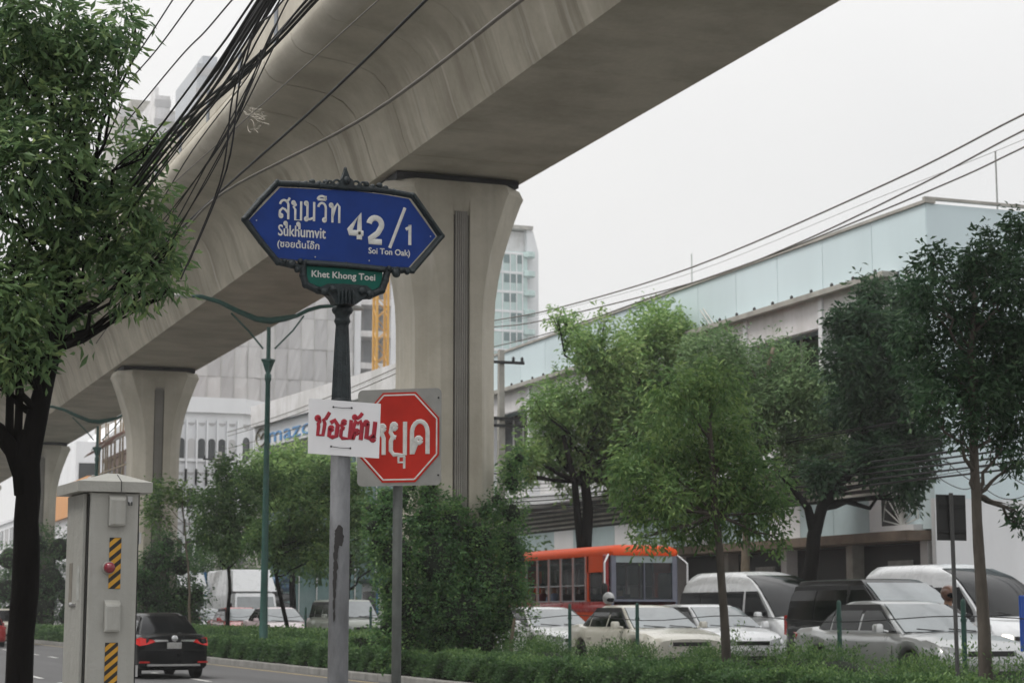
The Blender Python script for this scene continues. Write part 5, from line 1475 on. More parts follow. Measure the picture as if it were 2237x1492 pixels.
MB().prism([(33, 0), (60, 0), (60, 17), (45, 26), (40.0, 26), (36, 22), (33, 22)], lambda a, b, d: (a, d, b), 234, 262).build('walls', M['white_wall'], wb, world=True)
for i in range(5): bx(33.4, 35.6, 233.9, 233.99, 3 + i * 3.6, 5 + i * 3.6).build('window', M['dark_win'], wb, world=True)
ps = facade('shophouse', 'pale shophouse with violet shutters left of the dark trunk', 'shophouse', 30, 262, 300, 14, M['white_wall'], 3, 6)
# unseen near side of the street, added to shade the left and darken reflections
nsb = facade('shophouse', 'unseen near side shophouse row, added outside the left edge of the picture', 'shophouse', 0, 0, 34, 13, M['off_white'], 3, 8)
nsb.location = (-7.0, 40, 0.15); nsb.rotation_euler = (0, 0, math.pi)
for i, (y1_, h_, fl__, m_) in enumerate(((76, 11, 3, 'ledge'), (112, 15, 4, 'white_wall'), (150, 10, 3, 'off_white'), (188, 14, 4, 'ledge'), (226, 12, 3, 'white_wall'))):
    q_ = facade('shophouse', '%s shophouse block added unseen on the near side of the street' % ('tall grey corner', 'tallest white', 'low streaked', 'four storey grey', 'farthest white')[i], 'shophouse', 0, 0, 35.5, h_, M[m_], fl__, 8)
    q_.location = (-7.0 - (i % 2) * .4, y1_, .15); q_.rotation_euler = (0, 0, math.pi)
# hazy towers above the viaduct edge
def tower(label, pa, pb, py, d, m, fl_=3.4, sl=0):
    x0_, x1_ = S(pa, py, d).x, S(pb, py, d).x; z = S(pa, py, d).z
    t = thing('high_rise', label, 'tower', ((x0_ + x1_) / 2, d, 0))
    bx(x0_, x1_, d, d + 18, 0, z).build('walls', m, t, world=True)
    bx(x0_ + (x1_ - x0_) * .2, x0_ + (x1_ - x0_) * .5, d + 4, d + 8, z, z + 2.5).build('roof_hut', m, t, world=True)
    k = int(z / fl_)
    me = bx(0, x1_ - x0_ + .3, -.1, -.002, 0, 1.3).mesh('window_band', M['net'])
    for i in range(max(0, k - 14), k): inst('window_band', me, t, (x0_ - .15 - t.location.x, 0, z - 2.0 - (k - 1 - i) * fl_))
    return t
tower('distant slate grey high-rise whose corner shows above the viaduct between cables', 431, 540, 138, 300, mat('slate', (.46, .48, .51), .8))  # wall grey paled in its colour to stand in for distance haze
tower('distant pale high-rise, tallest of the two beyond the leaves of the big tree', 340, 372, 208, 320, M['off_white'])
tower('distant wide pale high-rise behind the leaves of the big tree', 262, 420, 232, 340, M['ledge'])

# ================================================================== LAMP POSTS
def lamp_post(label, yy):
    t = thing('lamp_post', label, 'street lamp', (13.25, yy, .14), 0, 'green double armed lamp posts on the median')
    MB().lathe([(.16, 0), (.16, .5), (.13, .55), (.11, 2.0), (.09, 5), (.075, 8.1), (.10, 8.15), (.10, 8.3), (.07, 8.35), (.06, 9.72)], 12).build('pole', M['lamp_green'], t, smooth=True)
    q = lambda px, py: (S(px, py, 55.0) - Vector((13.25, 55.0, .14)))
    def P2(px, py): v = q(px, py); return (v.x, 0, v.z)
    MB().tube([P2(405, 646), P2(440, 648), P2(480, 660), P2(520, 680), P2(560, 697), P2(590, 701), P2(622, 696), P2(648, 690)], [.05, .06, .07, .08, .09, .10, .09, .06], 8).build('arm', M['lamp_green'], t, smooth='full')
    MB().tube([P2(648, 690), P2(672, 678), P2(700, 670), P2(735, 668), P2(765, 672)], [.06, .06, .06, .05, .05], 8).build('lamp_arm', M['lamp_green'], t, smooth='full')
    MB().tube([P2(664, 690), P2(640, 722), P2(600, 762)], .028, 6).build('strut', M['lamp_green'], t)
    MB().tube([P2(505, 684), P2(545, 725), P2(575, 762)], .028, 6).build('strut', M['lamp_green'], t)
    MB().lathe([(.05, 8.3), (.18, 8.68), (.21, 8.72), (.21, 8.77), (.08, 8.78)], 4).build('bracket', M['lamp_green'], t)
    a = P2(775, 673); MB().blob((a[0], 0, a[2]), (.30, .14, .08), 12, 6).build('lamp_head', M['lamp_white'], t, smooth='full')
    a = P2(400, 646); MB().blob((a[0], 0, a[2]), (.30, .14, .08), 12, 6).build('lamp_head', M['lamp_white'], t, smooth='full')
    return t
lp = lamp_post('green double armed lamp post beside the sign post, its lamp behind the cast iron column', 55.0)
dup(lp, (13.25, 87.3, .14), 0, 'smaller green double armed lamp post between the two far piers')

# utility poles of the far pavement and their lines
def upole(label, yy):
    t = thing('utility_pole', label, 'utility pole', (28.4, yy, ZF + .15), 0, 'concrete utility poles')
    MB().loft([[(-.17, -.17, 0), (.17, -.17, 0), (.17, .17, 0), (-.17, .17, 0)], [(-.11, -.11, 12.2), (.11, -.11, 12.2), (.11, .11, 12.2), (-.11, .11, 12.2)]]).build('pole', M['ledge'], t)
    for z in (11.6, 9.2, 8.9):
        MB().box(-1.2, 1.0, -.19, -.10, z, z + .12).build('crossarm', M['cable'], t)
    for x in (-1.1, -.5, .5, .9):
        MB().lathe([(.05, 11.72), (.08, 11.76), (.05, 11.8), (.08, 11.84), (.03, 11.92)], 8, (x, -.15, 0)).build('insulator', M['rubber_dark'], t)
    MB().tube([(-.2, -.2, 6.9), (-.9, -.25, 7.0), (-.9, -.25, 6.2)], .03, 5).build('bracket', M['cable'], t)
    return t
YP = 72.5
p_ = W(1090, 720, 28.3)
upole('concrete utility pole with dark cross arms beside the near pier', p_.y)
upole('concrete utility pole in front of the white arcade building', W(478, 965, 28.3).y)
upole('concrete utility pole beyond the right edge of the picture', p_.y - 46)
def cable(name, label, pts, r, m, group, sag=0, n=14, cat='cable'):
    if len(pts) == 2:
        a, b = Vector(pts[0]), Vector(pts[1]); out = []
        for i in range(n + 1):
            t = i / n; out.append(a.lerp(b, t) - Vector((0, 0, sag * 4 * t * (1 - t))))
    else:
        P_ = [Vector(p) for p in pts]; out = []
        for i in range(len(P_) - 1):
            p0, p1, p2, p3 = P_[max(i - 1, 0)], P_[i], P_[i + 1], P_[min(i + 2, len(P_) - 1)]
            for k in range(6):
                t = k / 6; out.append(.5 * ((2 * p1) + (p2 - p0) * t + (2 * p0 - 5 * p1 + 4 * p2 - p3) * t * t + (3 * p1 - p0 - 3 * p2 + p3) * t ** 3))
        out.append(P_[-1])
    o = MB().tube(out, r, 5).build(name, m, smooth='full')
    return tag(o, label, 'cable', group)
ya_, yb2 = p_.y - 46, p_.y
for i, (pp_, lb, r_) in enumerate([([(2560, 98), (2237, 250), (1944, 398), (1512, 584), (1218, 673), (1081, 700)], 'topmost power line crossing the sky above the pale blue building', .028),
                                   ([(2560, 132), (2237, 285), (2018, 400), (1744, 531), (1512, 618), (1186, 700), (1081, 714)], 'second power line from the top above the pale blue building', .026),
                                   ([(2560, 172), (2237, 322), (2070, 400), (1718, 545), (1450, 640), (1218, 722), (1081, 757)], 'lowest power line skimming the roof edge of the pale blue building', .024),
                                   ([(2560, 160), (2237, 305), (1900, 440), (1512, 596), (1218, 678), (1081, 706)], 'hair thin pale line between the two upper power lines', .007)]):
    P_ = [W(a, b, 28.0 + .12 * i) for a, b in pp_]
    cable('power_line', lb, P_, r_, M['cable_grey'], 'power lines on the far side')
    e_ = P_[-1]
    cable('power_line', ('top', 'second', 'lowest', 'thin')[i] + ' power line running on to the utility pole before the arcade building', [e_, (e_.x, e_.y + 52, e_.z - .2)], r_, M['cable_grey'], 'power lines on the far side', .4)
rr_ = random.Random(11)
for i in range(15):
    z = 7.2 - i * .13 + rr_.uniform(-.06, .06); x = 28.5 + rr_.uniform(-.25, .25)
    cable('telecom_cable', 'one of the many black telecom cables strung low behind the slim tree at the right', [(x, ya_, z + rr_.uniform(-.1, .1)), (x + .1, yb2, z + .5 + rr_.uniform(-.2, .2))], rr_.choice([.008, .012, .02]) , M['cable'], 'black telecom cables on the far side', .35 + rr_.uniform(0, .55))
for i in range(5):
    z = 5.75 - i * .16
    cable('telecom_cable', 'one of the many black telecom cables strung low behind the slim tree at the right', [(28.4, ya_, z), (28.4, yb2 + 2, z + .6)], .028, M['cable'], 'black telecom cables on the far side', .3)
for i in range(8):
    a = 32 + i * 1.1; z = 5.0 + rr_.uniform(-.3, .6)
    cable('loose_cable', 'one of the loose cable loops hanging from the telecom bundle', [(28.3, a + 1, z), (28.25, a + 1.8, z - rr_.uniform(.4, .9)), (28.3, a + 2.9, z - .4), (28.4, a + 4.2, z + .2)], .012, M['cable'], 'loose cable loops')

# near bundle crossing the upper left
WN = 2.3
near = [((378, 0), (250, 190), (60, 470), 'thin'), ((424, 0), (256, 210), (40, 500), 'thin'), ((508, 0), (390, 130), (150, 420), 'thin'), ((560, -10), (430, 170), (170, 520), 'mid'),
        ((570, 0), (440, 195), (180, 560), 'fat'), ((578, 0), (450, 200), (190, 540), 'fat'), ((586, 0), (455, 210), (215, 520), 'fat'), ((592, 0), (470, 190), (200, 545), 'mid'), ((598, 0), (470, 215), (230, 500), 'mid'),
        ((604, 0), (478, 200), (170, 610), 'mid'), ((612, 0), (520, 160), (300, 440), 'thin'), ((565, 0), (400, 250), (130, 600), 'fat'), ((574, 0), (385, 270), (120, 650), 'mid'), ((583, 0), (500, 120), (160, 560), 'mid'),
        ((600, 0), (545, 90), (505, 230), 'thin'), ((620, 0), (560, 60), (520, 200), 'thin')]
nm = {'thin': .0055, 'mid': .0075, 'fat': .010}
for i, (a, b, c, k) in enumerate(near):
    w1 = WN + .02 * (i % 5)
    c2 = c if i < 14 else c
    pts = [W(a[0] + (a[0] - b[0]) * .8, a[1] + (a[1] - b[1]) * .8, w1), W(*a, w1), W((a[0] + b[0]) / 2 + rr_.uniform(-3, 3), (a[1] + b[1]) / 2 + 4, w1), W(*b, w1 + .03), W((b[0] + c[0]) / 2 - 4, (b[1] + c[1]) / 2 + 5, w1), W(*c, w1)]
    if i < 14: pts.append(W(c[0] - (b[0] - c[0]) * .35, c[1] + (c[1] - b[1]) * .3, w1))
    else: pts += [W(c[0] - 25, c[1] + 170, w1), W(c[0] - 110, c[1] + 380, w1)]
    cable('overhead_cable', ['lone thin cable farthest left against the sky', 'second lone cable from the left against the sky', 'third lone cable from the left against the sky'][i] if i < 3 else 'one of the tangled black cables bundled across the upper left', pts, nm[k], M['cable'], 'tangled overhead cables')
for i, (a, b, c, k) in enumerate([((683, 0), (560, 125), (300, 350), 'fat'), ((690, 4), (575, 125), (400, 285), 'fat'), ((660, 12), (540, 150), (330, 330), 'mid'), ((700, -8), (520, 180), (260, 400), 'mid'), ((672, 0), (500, 190), (250, 440), 'mid')]):
    w1 = WN + .35 + .02 * i
    pts = [W(a[0] + (a[0] - b[0]), a[1] + (a[1] - b[1]), w1), W(*a, w1), W(*b, w1), W(*c, w1), W(c[0] - 120, c[1] + 150, w1)]
    cable('overhead_cable', 'one of the black cables twisted together below the main bundle, along the parapet', pts, nm[k], M['cable'], 'twisted cables along the parapet')
for i, (a, b, c) in enumerate([((590, 120), (500, 300), (330, 610)), ((600, 60), (510, 250), (300, 640)), ((560, 150), (470, 330), (250, 640)), ((575, 110), (450, 400), (210, 750)), ((540, 170), (420, 330), (330, 480)), ((610, 40), (480, 320), (290, 560))]):
    w1 = WN + .3
    cable('drop_cable', 'one of the steep thin cables dropping from the bundle past the viaduct', [W(a[0] + 30, a[1] - 60, w1), W(*a, w1), W(*b, w1), W(*c, w1)], .0045, M['cable'], 'steep drop cables')
for i, (pts, lb, r_) in enumerate([([(1230, -60), (1140, 0), (800, 255), (490, 420), (395, 515), (330, 600)], 'long grey cable crossing in front of the web of the viaduct', .011),
                                   ([(1000, -70), (932, 0), (700, 225), (490, 412), (330, 560)], 'dark cable meeting the long grey one near the blue sign', .010),
                                   ([(900, -60), (828, 0), (600, 205), (555, 245), (380, 400)], 'thin cable carrying a tangle of string under the viaduct', .005)]):
    cable('crossing_cable', lb, [W(px, py, 3.1 + .1 * i) for px, py in pts], r_, M['cable_grey'] if i != 1 else M['cable'], 'cables crossing below the viaduct')
tg = thing('string_tangle', 'pale tangle of string hanging from the thin cable under the viaduct', 'string', tuple(W(560, 245, 3.3)))
stg = mat('pale_string', (.36, .33, .28), .9)
for k in range(7):
    pts = []; a0 = rr_.uniform(0, 6)
    for i in range(9): pts.append(W(560 + 16 * math.sin(a0 + i * .8 + k) + (i - 4) * rr_.uniform(-3, 5), 240 + i * (2 + k * .6) + 6 * math.cos(a0 + i), 3.3))
    MB().tube(pts, .0028, 4).build('strand', stg, tg, world=True)
MB().tube([W(548 + 7 * math.cos(a / 12 * 6.28), 276 + 14 * math.sin(a / 12 * 6.28), 3.3) for a in range(13)], .003, 4).build('loop', stg, tg, world=True)

# ================================================================== MEDIAN FURNITURE
GP = mat('post_green', (.012, .06, .045), .5)
gys = [(78.1, 'green median post left of the red taxi'), (59.2, 'green median post before the olive wagon'), (52.1, 'green median post right of the sign post'), (37.6, 'green median post before the pale gold sedan'), (34.2, 'green median post between the pale gold sedan and the white hatchback'),
       (26.6, 'green median post before the silver grey sedan'), (23.2, 'green median post between the plate pole and the slim trunk')]
for y, lb in gys:
    t = thing('fence_post', lb, 'post', (15.6, y, .14), 0, 'green posts along the median')
    MB().lathe([(.038, 0), (.036, 1.52), (.03, 1.55), (.012, 1.57)], 10).build('shaft', GP, t, smooth=True)
    MB().lathe([(.045, 1.25), (.045, 1.29)], 10).build('collar', GP, t)
gp = MB().tube([(15.6, 18, 1.42)] + [(15.6, 18 + i * 1.0, 1.42 - .05 * math.sin(i * .9)) for i in range(1, 62)], .008, 4).build('guard_wire', M['cable']); tag(gp, 'thin guard wire strung between the green median posts', 'wire')
bs_ = thing('road_sign', 'dark back of a square road sign on a pole among the hedge', 'road sign', (14.3, 21.55, .14))
p0 = S(2040, 1080, 21.55); p1 = S(2108, 1181, 21.55)
MB().cbox(p0.x, p1.x, 21.50, 21.52, p1.z, p0.z, .01).build('plate', mat('sign_back_dark', (.035, .035, .035), .6, var=.3), bs_, world=True)
MB().tube([((p0.x + p1.x) / 2, 21.47, .14), ((p0.x + p1.x) / 2 - .02, 21.47, p0.z + .02)], .028, 8).build('pole', mat('pole_dark', (.07, .07, .07), .6), bs_, world=True)
for z in (p1.z + .12, p0.z - .15): bx(p0.x + .02, p1.x - .02, 21.48, 21.499, z - .02, z + .02).build('rail', M['trim'], bs_, world=True)
bb = thing('blue_board', 'blue board on a post cut by the right edge of the picture', 'board', (15.5, 21.9, .14))
q0 = S(2226, 1300, 21.9); 
MB().cbox(q0.x, q0.x + .5, 21.88, 21.92, 1.0, q0.z, .01).build('panel', mat('board_blue', (.02, .09, .45), .5), bb, world=True)
MB().tube([(q0.x + .25, 21.93, .14), (q0.x + .25, 21.93, 1.5)], .03, 8).build('post', M['steel'], bb, world=True)
# goods stacked on a hand cart by the far lane
gc = thing('goods_load', 'tall load of grey and blue plastic sacks by the far pavement', 'load', (27.9, 112.0, ZF + .15))
for i in range(16):
    a = (i % 4) * 1.57 + i * .5
    MB().blob((math.cos(a) * .35, math.sin(a) * .3, .35 + i * .19), (.42, .36, .26), 9, 6, .12, i).build('sack', mat('sack_grey' if i < 12 else 'sack_blue', (.26, .26, .27) if i < 12 else (.12, .22, .36), .5, var=.5, scale=5, bump=.6), gc, smooth='full')
kk = thing('kiosk', 'small white and blue kiosk glimpsed between the sign pole and the ivy bush', 'kiosk', (28.6, 93.0, ZF + .15))
MB().cbox(-.8, 1.2, -1.5, 1.5, 0, 2.6, .05).build('walls', M['white_wall'], kk)
MB().cbox(-1.3, 1.5, -1.8, 1.8, 2.62, 2.8, .05).build('roof', M['lamp_green'], kk)
bx(-.83, -.802, -1.2, 1.2, 1.0, 2.2).build('counter_opening', M['dark_win'], kk)
bx(-.86, -.804, -1.45, -1.22, 0, 2.6).build('blue_pilaster', blue, kk)
bx(-.6, .9, -1.53, -1.502, 1.0, 2.2).build('end_window', M['dark_win'], kk)

# ================================================================== TREES
def cs(px, py, s, rpx, tint=.4, wt=1, rz=None, ds=0, depth=1.0):
    p = S(px, py, s + ds); k = math.hypot(p.x, p.y) / 4242.0
    r = rpx * k
    return (p, (r * 1.0, r * depth, (rz or rpx) * k), wt, tint)
def cc(s, lst, tint, depth=1.0, jit=.0, seed=1, k=1.0):
    r = random.Random(seed)
    return [cs(a, b, s, c * k, tint + r.uniform(-.12, .12) + (d[0] if d else 0), 1, None, r.uniform(-1, 1) * jit, depth) for a, b, c, *d in lst]
# the big near tree at the left
s_ = 14.0
def N(px, py, ds=0): return tuple(S(px, py, s_ + ds))
f0 = S(38, 1492, s_)
rngt = TREE_SEED
nt_ = tree('street_tree', 'big leafy tree with a black forked trunk at the left edge', 'tree', (f0.x, s_, .15), [(f0.x - .03, s_, .15), N(42, 1480), N(58, 1200), N(62, 1010), N(92, 860), N(125, 720), N(150, 560, .3), N(170, 380, .4)], .112,
     cc(s_, [(60, 40, 110), (175, 90, 95), (250, 60, 48), (30, 190, 110), (150, 230, 95), (225, 190, 50), (50, 360, 115), (180, 400, 105), (290, 340, 55), (310, 450, 70), (225, 520, 95), (90, 540, 115), (40, 680, 75), (130, 640, 65), (320, 575, 62), (275, 640, 36), (360, 560, 40), (370, 628, 26), (20, 620, 70), (-70, 150, 130), (-80, 400, 140), (-60, 640, 110), (110, 130, 60), (340, 300, 28), (285, 20, 26), (60, 730, 36), (310, 640, 30), (25, 790, 55), (75, 780, 40), (10, 720, 60), (150, 690, 40), (-40, 800, 70), (385, 525, 22), (255, 110, 30)], .45, .9, .35, 4),
     2150, 9, .098, LF['street'], M['bark_dark'], spread=.055, droop=.6, aspect=.30, hollow=.2, limb_r=.25)
mb = MB()
mb.tube([N(58, 1060), N(30, 985), N(-5, 940), N(-60, 900), N(-90, 700)], [.075, .065, .06, .055, .04], 8)
mb.tube([N(20, 965), N(22, 860), N(18, 700), N(30, 560)], [.035, .03, .028, .02], 6)
mb.tube([N(38, 985), N(42, 880), N(40, 740), N(60, 600)], [.035, .03, .028, .02], 6)
mb.tube([N(60, 940), N(50, 1010), N(56, 1080)], [.06, .085, .085], 7)
mb.build('limb', M['bark_dark'], nt_, smooth='full', world=True)

# slim median trees
def foot(px, py, s): p = S(px, py, s); return (p.x, p.y, .14)
def tr(s, *pp): return [tuple(S(a, b, s)) for a, b in pp]
f = foot(1587, 1400, 28.0)
tree('slim_tree', 'slim median tree with drooping mid green leaves before the vans', 'tree', f, [f] + tr(28, (1585, 1390), (1573, 1220), (1560, 1080), (1552, 960), (1548, 850)), .085,
     cc(28, [(1420, 1000, 62), (1500, 970, 72), (1590, 950, 70), (1645, 1040, 62), (1560, 1060, 70), (1450, 1100, 50), (1375, 1030, 40), (1385, 1110, 34), (1685, 1120, 38), (1625, 1140, 42), (1480, 870, 60), (1560, 840, 55), (1405, 1175, 22), (1530, 1150, 42), (1700, 1180, 18), (1470, 1170, 26)], .55, .9, .5, 5, 1.14),
     1750, 9, .12, LF['near'], M['bark'], spread=.09, droop=.8, aspect=.32, hollow=.3)
f = foot(2153, 1450, 20.9)
tree('slim_tree', 'dark leafed slim tree in the hedge, its rough trunk before the white van', 'tree', f, [f] + tr(20.9, (2152, 1440), (2142, 1250), (2133, 1080), (2127, 930), (2120, 780), (2130, 640)), .095,
     cc(20.9, [(2165, 560, 60), (2215, 620, 75), (2085, 680, 65), (2180, 750, 95), (2070, 800, 75), (2000, 740, 42), (2150, 860, 70), (2230, 880, 80), (2035, 570, 38), (2030, 880, 45), (2232, 500, 42), (2105, 935, 34), (2190, 960, 34), (2250, 760, 90), (2020, 640, 40), (2215, 1010, 24), (2225, 1120, 20), (2240, 1150, 16), (2110, 600, 42)], .28, .9, .45, 6),
     2300, 9, .105, LF['dark'], M['bark'], spread=.075, droop=.6, aspect=.34, hollow=.3, limb_r=.3)
f = tuple(S(1768, 1300, 48)); f = (f[0], 48, ZF + .15)
ft = tree('forked_tree', 'dark forked pavement tree with a dense black green crown behind the people carrier', 'tree', f, [f] + tr(48, (1768, 1260), (1778, 1170), (1795, 1110), (1830, 1060), (1880, 1000), (1900, 850)), .24,
     cc(48, [(1880, 710, 50), (1862, 790, 58), (1905, 880, 72), (1950, 960, 72), (1985, 1030, 48), (1915, 1010, 55), (1855, 880, 46), (2010, 960, 44), (1985, 650, 44), (1900, 640, 34), (1970, 830, 66), (1940, 740, 60), (1840, 700, 26), (1985, 1080, 24), (1800, 1040, 40)], .26, .9, 1.2, 7, .94),
     3200, 9, .21, LF['dark'], M['bark_dark'], spread=.14, droop=.5, aspect=.36, hollow=.25)
mb = MB(); mb.tube(tr(48, (1778, 1160), (1765, 1110), (1735, 1070), (1700, 1030)), [.16, .12, .09, .05], 7); mb.tube(tr(48, (1800, 1105), (1850, 1095), (1900, 1110), (1925, 1075)), [.14, .09, .06, .03], 6)
mb.build('limb', M['bark_dark'], ft, smooth='full', world=True)
f = tuple(S(1275, 1240, 65)); f = (f[0], 65, ZF + .15)
bt = tree('pavement_tree', 'bright green pavement tree reaching left above the orange bus', 'tree', f, [f] + tr(65, (1278, 1200), (1284, 1110), (1275, 1030), (1300, 930), (1340, 820)), .26,
     cc(65, [(1238, 712, 20), (1262, 735, 26), (1290, 765, 38), (1350, 790, 55), (1420, 745, 58), (1480, 750, 60), (1225, 880, 50), (1178, 890, 24), (1300, 880, 66), (1390, 880, 68), (1145, 1000, 32), (1200, 975, 52), (1290, 970, 60), (1128, 1035, 24), (1380, 975, 54), (1460, 850, 66), (1350, 1040, 40), (1440, 930, 60), (1470, 1010, 50), (1240, 1040, 26), (1215, 690, 12), (1320, 700, 14), (1440, 700, 30), (1500, 710, 24), (1330, 1020, 30)], .62, .85, 1.5, 8, 1.2),
     4300, 9, .23, LF['bright'], M['bark_dark'], spread=.17, droop=.5, aspect=.34, hollow=.25)
mb = MB(); mb.tube(tr(65, (1272, 1230), (1262, 1130), (1255, 1050), (1230, 950)), [.16, .14, .12, .08], 7); mb.build('limb', M['bark_dark'], bt, smooth='full', world=True)
f = tuple(S(1628, 1300, 52.5)); f = (f[0], 52.5, ZF + .15)
tree('pavement_tree', 'grey green pavement tree with a pale trunk behind the silver van', 'tree', f, [f] + tr(52.5, (1628, 1240), (1630, 1130), (1640, 1010), (1665, 850), (1690, 760)), .16,
     cc(52.5, [(1560, 790, 52), (1620, 835, 66), (1700, 830, 54), (1760, 850, 46), (1800, 890, 44), (1725, 895, 76), (1640, 895, 70), (1790, 950, 50), (1745, 1010, 48), (1560, 860, 55), (1700, 760, 16), (1525, 750, 22), (1600, 755, 16), (1810, 950, 36), (1745, 775, 14), (1850, 1010, 22)], .52, .9, 1.3, 9, 1.3),
     4300, 9, .17, LF['grey'], M['bark_pale'], spread=.14, droop=.5, aspect=.32, hollow=.25)
f = foot(497, 1380, 67.5)
tree('small_tree', 'small dark round tree on the median left of the lamp post', 'tree', f, [f] + tr(67.5, (497, 1365), (502, 1290), (498, 1220), (500, 1130)), .09,
     cc(67.5, [(500, 1045, 38), (468, 1100, 42), (540, 1105, 42), (500, 1150, 50), (448, 1165, 28), (552, 1175, 34), (505, 1200, 26), (485, 1020, 20)], .3, .9, .5, 10), 1000, 8, .17, LF['near'], M['bark_dark'], spread=.13, droop=.4, aspect=.4, hollow=.3)
f = foot(415, 1380, 75)
tree('sapling', 'thin sapling with sparse leaves against the far pier', 'tree', f, [f] + tr(75, (415, 1360), (412, 1260), (405, 1170), (398, 1090)), .06,
     cc(75, [(345, 1075, 30), (392, 1075, 26), (345, 1130, 26), (430, 1095, 24), (440, 1130, 18), (330, 1105, 16)], .55, .9, .3, 11), 330, 7, .17, LF['near'], M['bark_pale'], spread=.14, droop=.4, aspect=.45, hollow=.4)
f = foot(632, 1385, 60)
lt_ = tree('leaning_tree', 'leaning median tree with olive green leaves just left of the sign post', 'tree', f, [f] + tr(60, (628, 1370), (612, 1300), (600, 1240), (620, 1170), (650, 1090)), .08,
     cc(60, [(600, 1165, 42), (660, 1110, 55), (560, 1180, 24), (640, 1185, 48), (690, 1170, 50), (720, 1085, 40), (640, 1065, 36), (585, 1055, 32), (540, 1045, 24), (700, 1050, 28), (610, 1225, 22), (690, 1220, 24), (780, 1130, 34), (770, 1060, 30)], .5, .9, .8, 12), 1700, 8, .16, LF['near'], M['bark_dark'], spread=.14, droop=.4, aspect=.42, hollow=.3)
f = tuple(S(640, 1250, 100)); f = (f[0], 100, ZF + .15)
tree('background_tree', 'yellow green tree in front of the car showroom', 'tree', f, [f] + tr(100, (640, 1230), (640, 1130), (650, 1040)), .2,
     cc(100, [(600, 1015, 30), (655, 1005, 30), (700, 1015, 30), (560, 1015, 22), (630, 1050, 40), (680, 1070, 38), (740, 1035, 30), (620, 995, 12), (760, 1080, 40), (590, 1070, 40)], .7, .9, 1.2, 13), 1300, 8, .3, LF['bright'], M['bark_dark'], spread=.26, droop=.3, aspect=.4, hollow=.3)
# screening trees along the far pavement
for i, (px, s, lb) in enumerate([(760, 92, 'dark tree behind the sign pole and the kiosk'), (330, 130, 'low dark tree right of the grey cabinet, beyond the far lanes'), (480, 120, 'low tree behind the trucks, left of the leaning tree'), (1030, 76, 'dark tree behind the ivy bush of the near pier')]):
    p = S(px, 1250, s); f = (p.x, p.y, ZF + .15); sc = 4242 / math.hypot(p.x, p.y)
    tree('background_tree', lb, 'tree', f, [f, (p.x, p.y, 2.6), (p.x + .2, p.y, 4.4)], .15, [((p.x + a, p.y + b, c), (1.5, 1.5, 1.2), 1, .35) for a, b, c in ((0, 0, 5), (1.6, .5, 4.2), (-1.6, -.4, 4.3), (.3, 1, 6))], 420, 8, .28, LF['near'], M['bark_dark'], spread=.2, hollow=.3)

# ivy grown over frames round the pier feet
def bush(name, label, s, lst, n_, leaf, lm, tint, core=True, seed=1, group=None, spread=.07, x0=None):
    c = cc(s, lst, tint, .8, .25, seed)
    cx_ = sum(q[0].x for q in c) / len(c)
    t = thing(name, label, 'bush' if 'ivy' not in name else 'ivy', (cx_, s, .14), 0, group)
    rng = np.random.default_rng(seed + 50)
    if core:
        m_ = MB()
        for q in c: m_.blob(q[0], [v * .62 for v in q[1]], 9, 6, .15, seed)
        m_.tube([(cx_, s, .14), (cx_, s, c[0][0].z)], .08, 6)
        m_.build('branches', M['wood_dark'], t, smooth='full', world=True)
    P_, O_, T_ = sprays(c, n_, 8, rng, spread, .72)
    k = P_[:, 2] > .16
    leaves('foliage', P_[k], leaf, rng, lm, t, O_[k], .3, T_[k], .5)
    return t
bush('ivy_column', 'tall bushy ivy thicket wrapped round the foot of the near pier', 40.9, [(850, 1125, 42), (825, 1190, 30), (870, 1210, 55), (935, 1140, 50), (950, 1230, 70), (1040, 1175, 55), (1050, 1260, 75), (1118, 1120, 32), (1110, 1190, 45), (1118, 1055, 24), (1120, 1285, 38), (900, 1320, 70), (1000, 1340, 80), (1090, 1350, 55), (860, 1290, 40), (935, 1085, 26), (880, 1085, 24), (1060, 1120, 26), (985, 1130, 30), (1130, 1220, 26), (880, 1390, 50), (960, 1400, 50), (1050, 1400, 50), (850, 1370, 30), (870, 1075, 18), (900, 1062, 15), (940, 1060, 18), (1135, 1000, 16), (1120, 1020, 20), (1000, 1110, 20), (815, 1150, 22), (808, 1110, 14), (1085, 1090, 18), (840, 1085, 20)], 6000, .085, LF['ivy'], .5, seed=3)
bush('ivy_column', 'ivy thicket round the foot of the second pier, right of the cabinet', 78.3, [(340, 1225, 36), (395, 1235, 34), (330, 1300, 42), (400, 1310, 44), (365, 1190, 26), (300, 1270, 34), (430, 1300, 24), (360, 1350, 40), (310, 1355, 36), (420, 1360, 30)], 1500, .13, LF['ivy'], .35, seed=4, spread=.1)
bush('ivy_column', 'ivy thicket left of the cabinet round the foot of the third pier', 115.5, [(80, 1190, 34), (130, 1200, 38), (60, 1260, 40), (110, 1270, 48), (150, 1300, 36), (20, 1220, 36), (10, 1290, 38), (165, 1195, 26), (200, 1260, 40), (220, 1310, 40), (90, 1330, 40), (240, 1240, 30), (150, 1345, 34), (20, 1345, 34)], 1800, .17, LF['ivy'], .36, seed=5, spread=.14)
t = thing('stump', 'pale cut stem at the right foot of the ivy thicket', 'stump', (S(1118, 1400, 40).x, 40, .14))
MB().tube([S(1118, 1470, 40) , S(1117, 1400, 40), S(1124, 1350, 40)], [.05, .045, .03], 7).build('stem', M['bark_pale'], t, world=True)

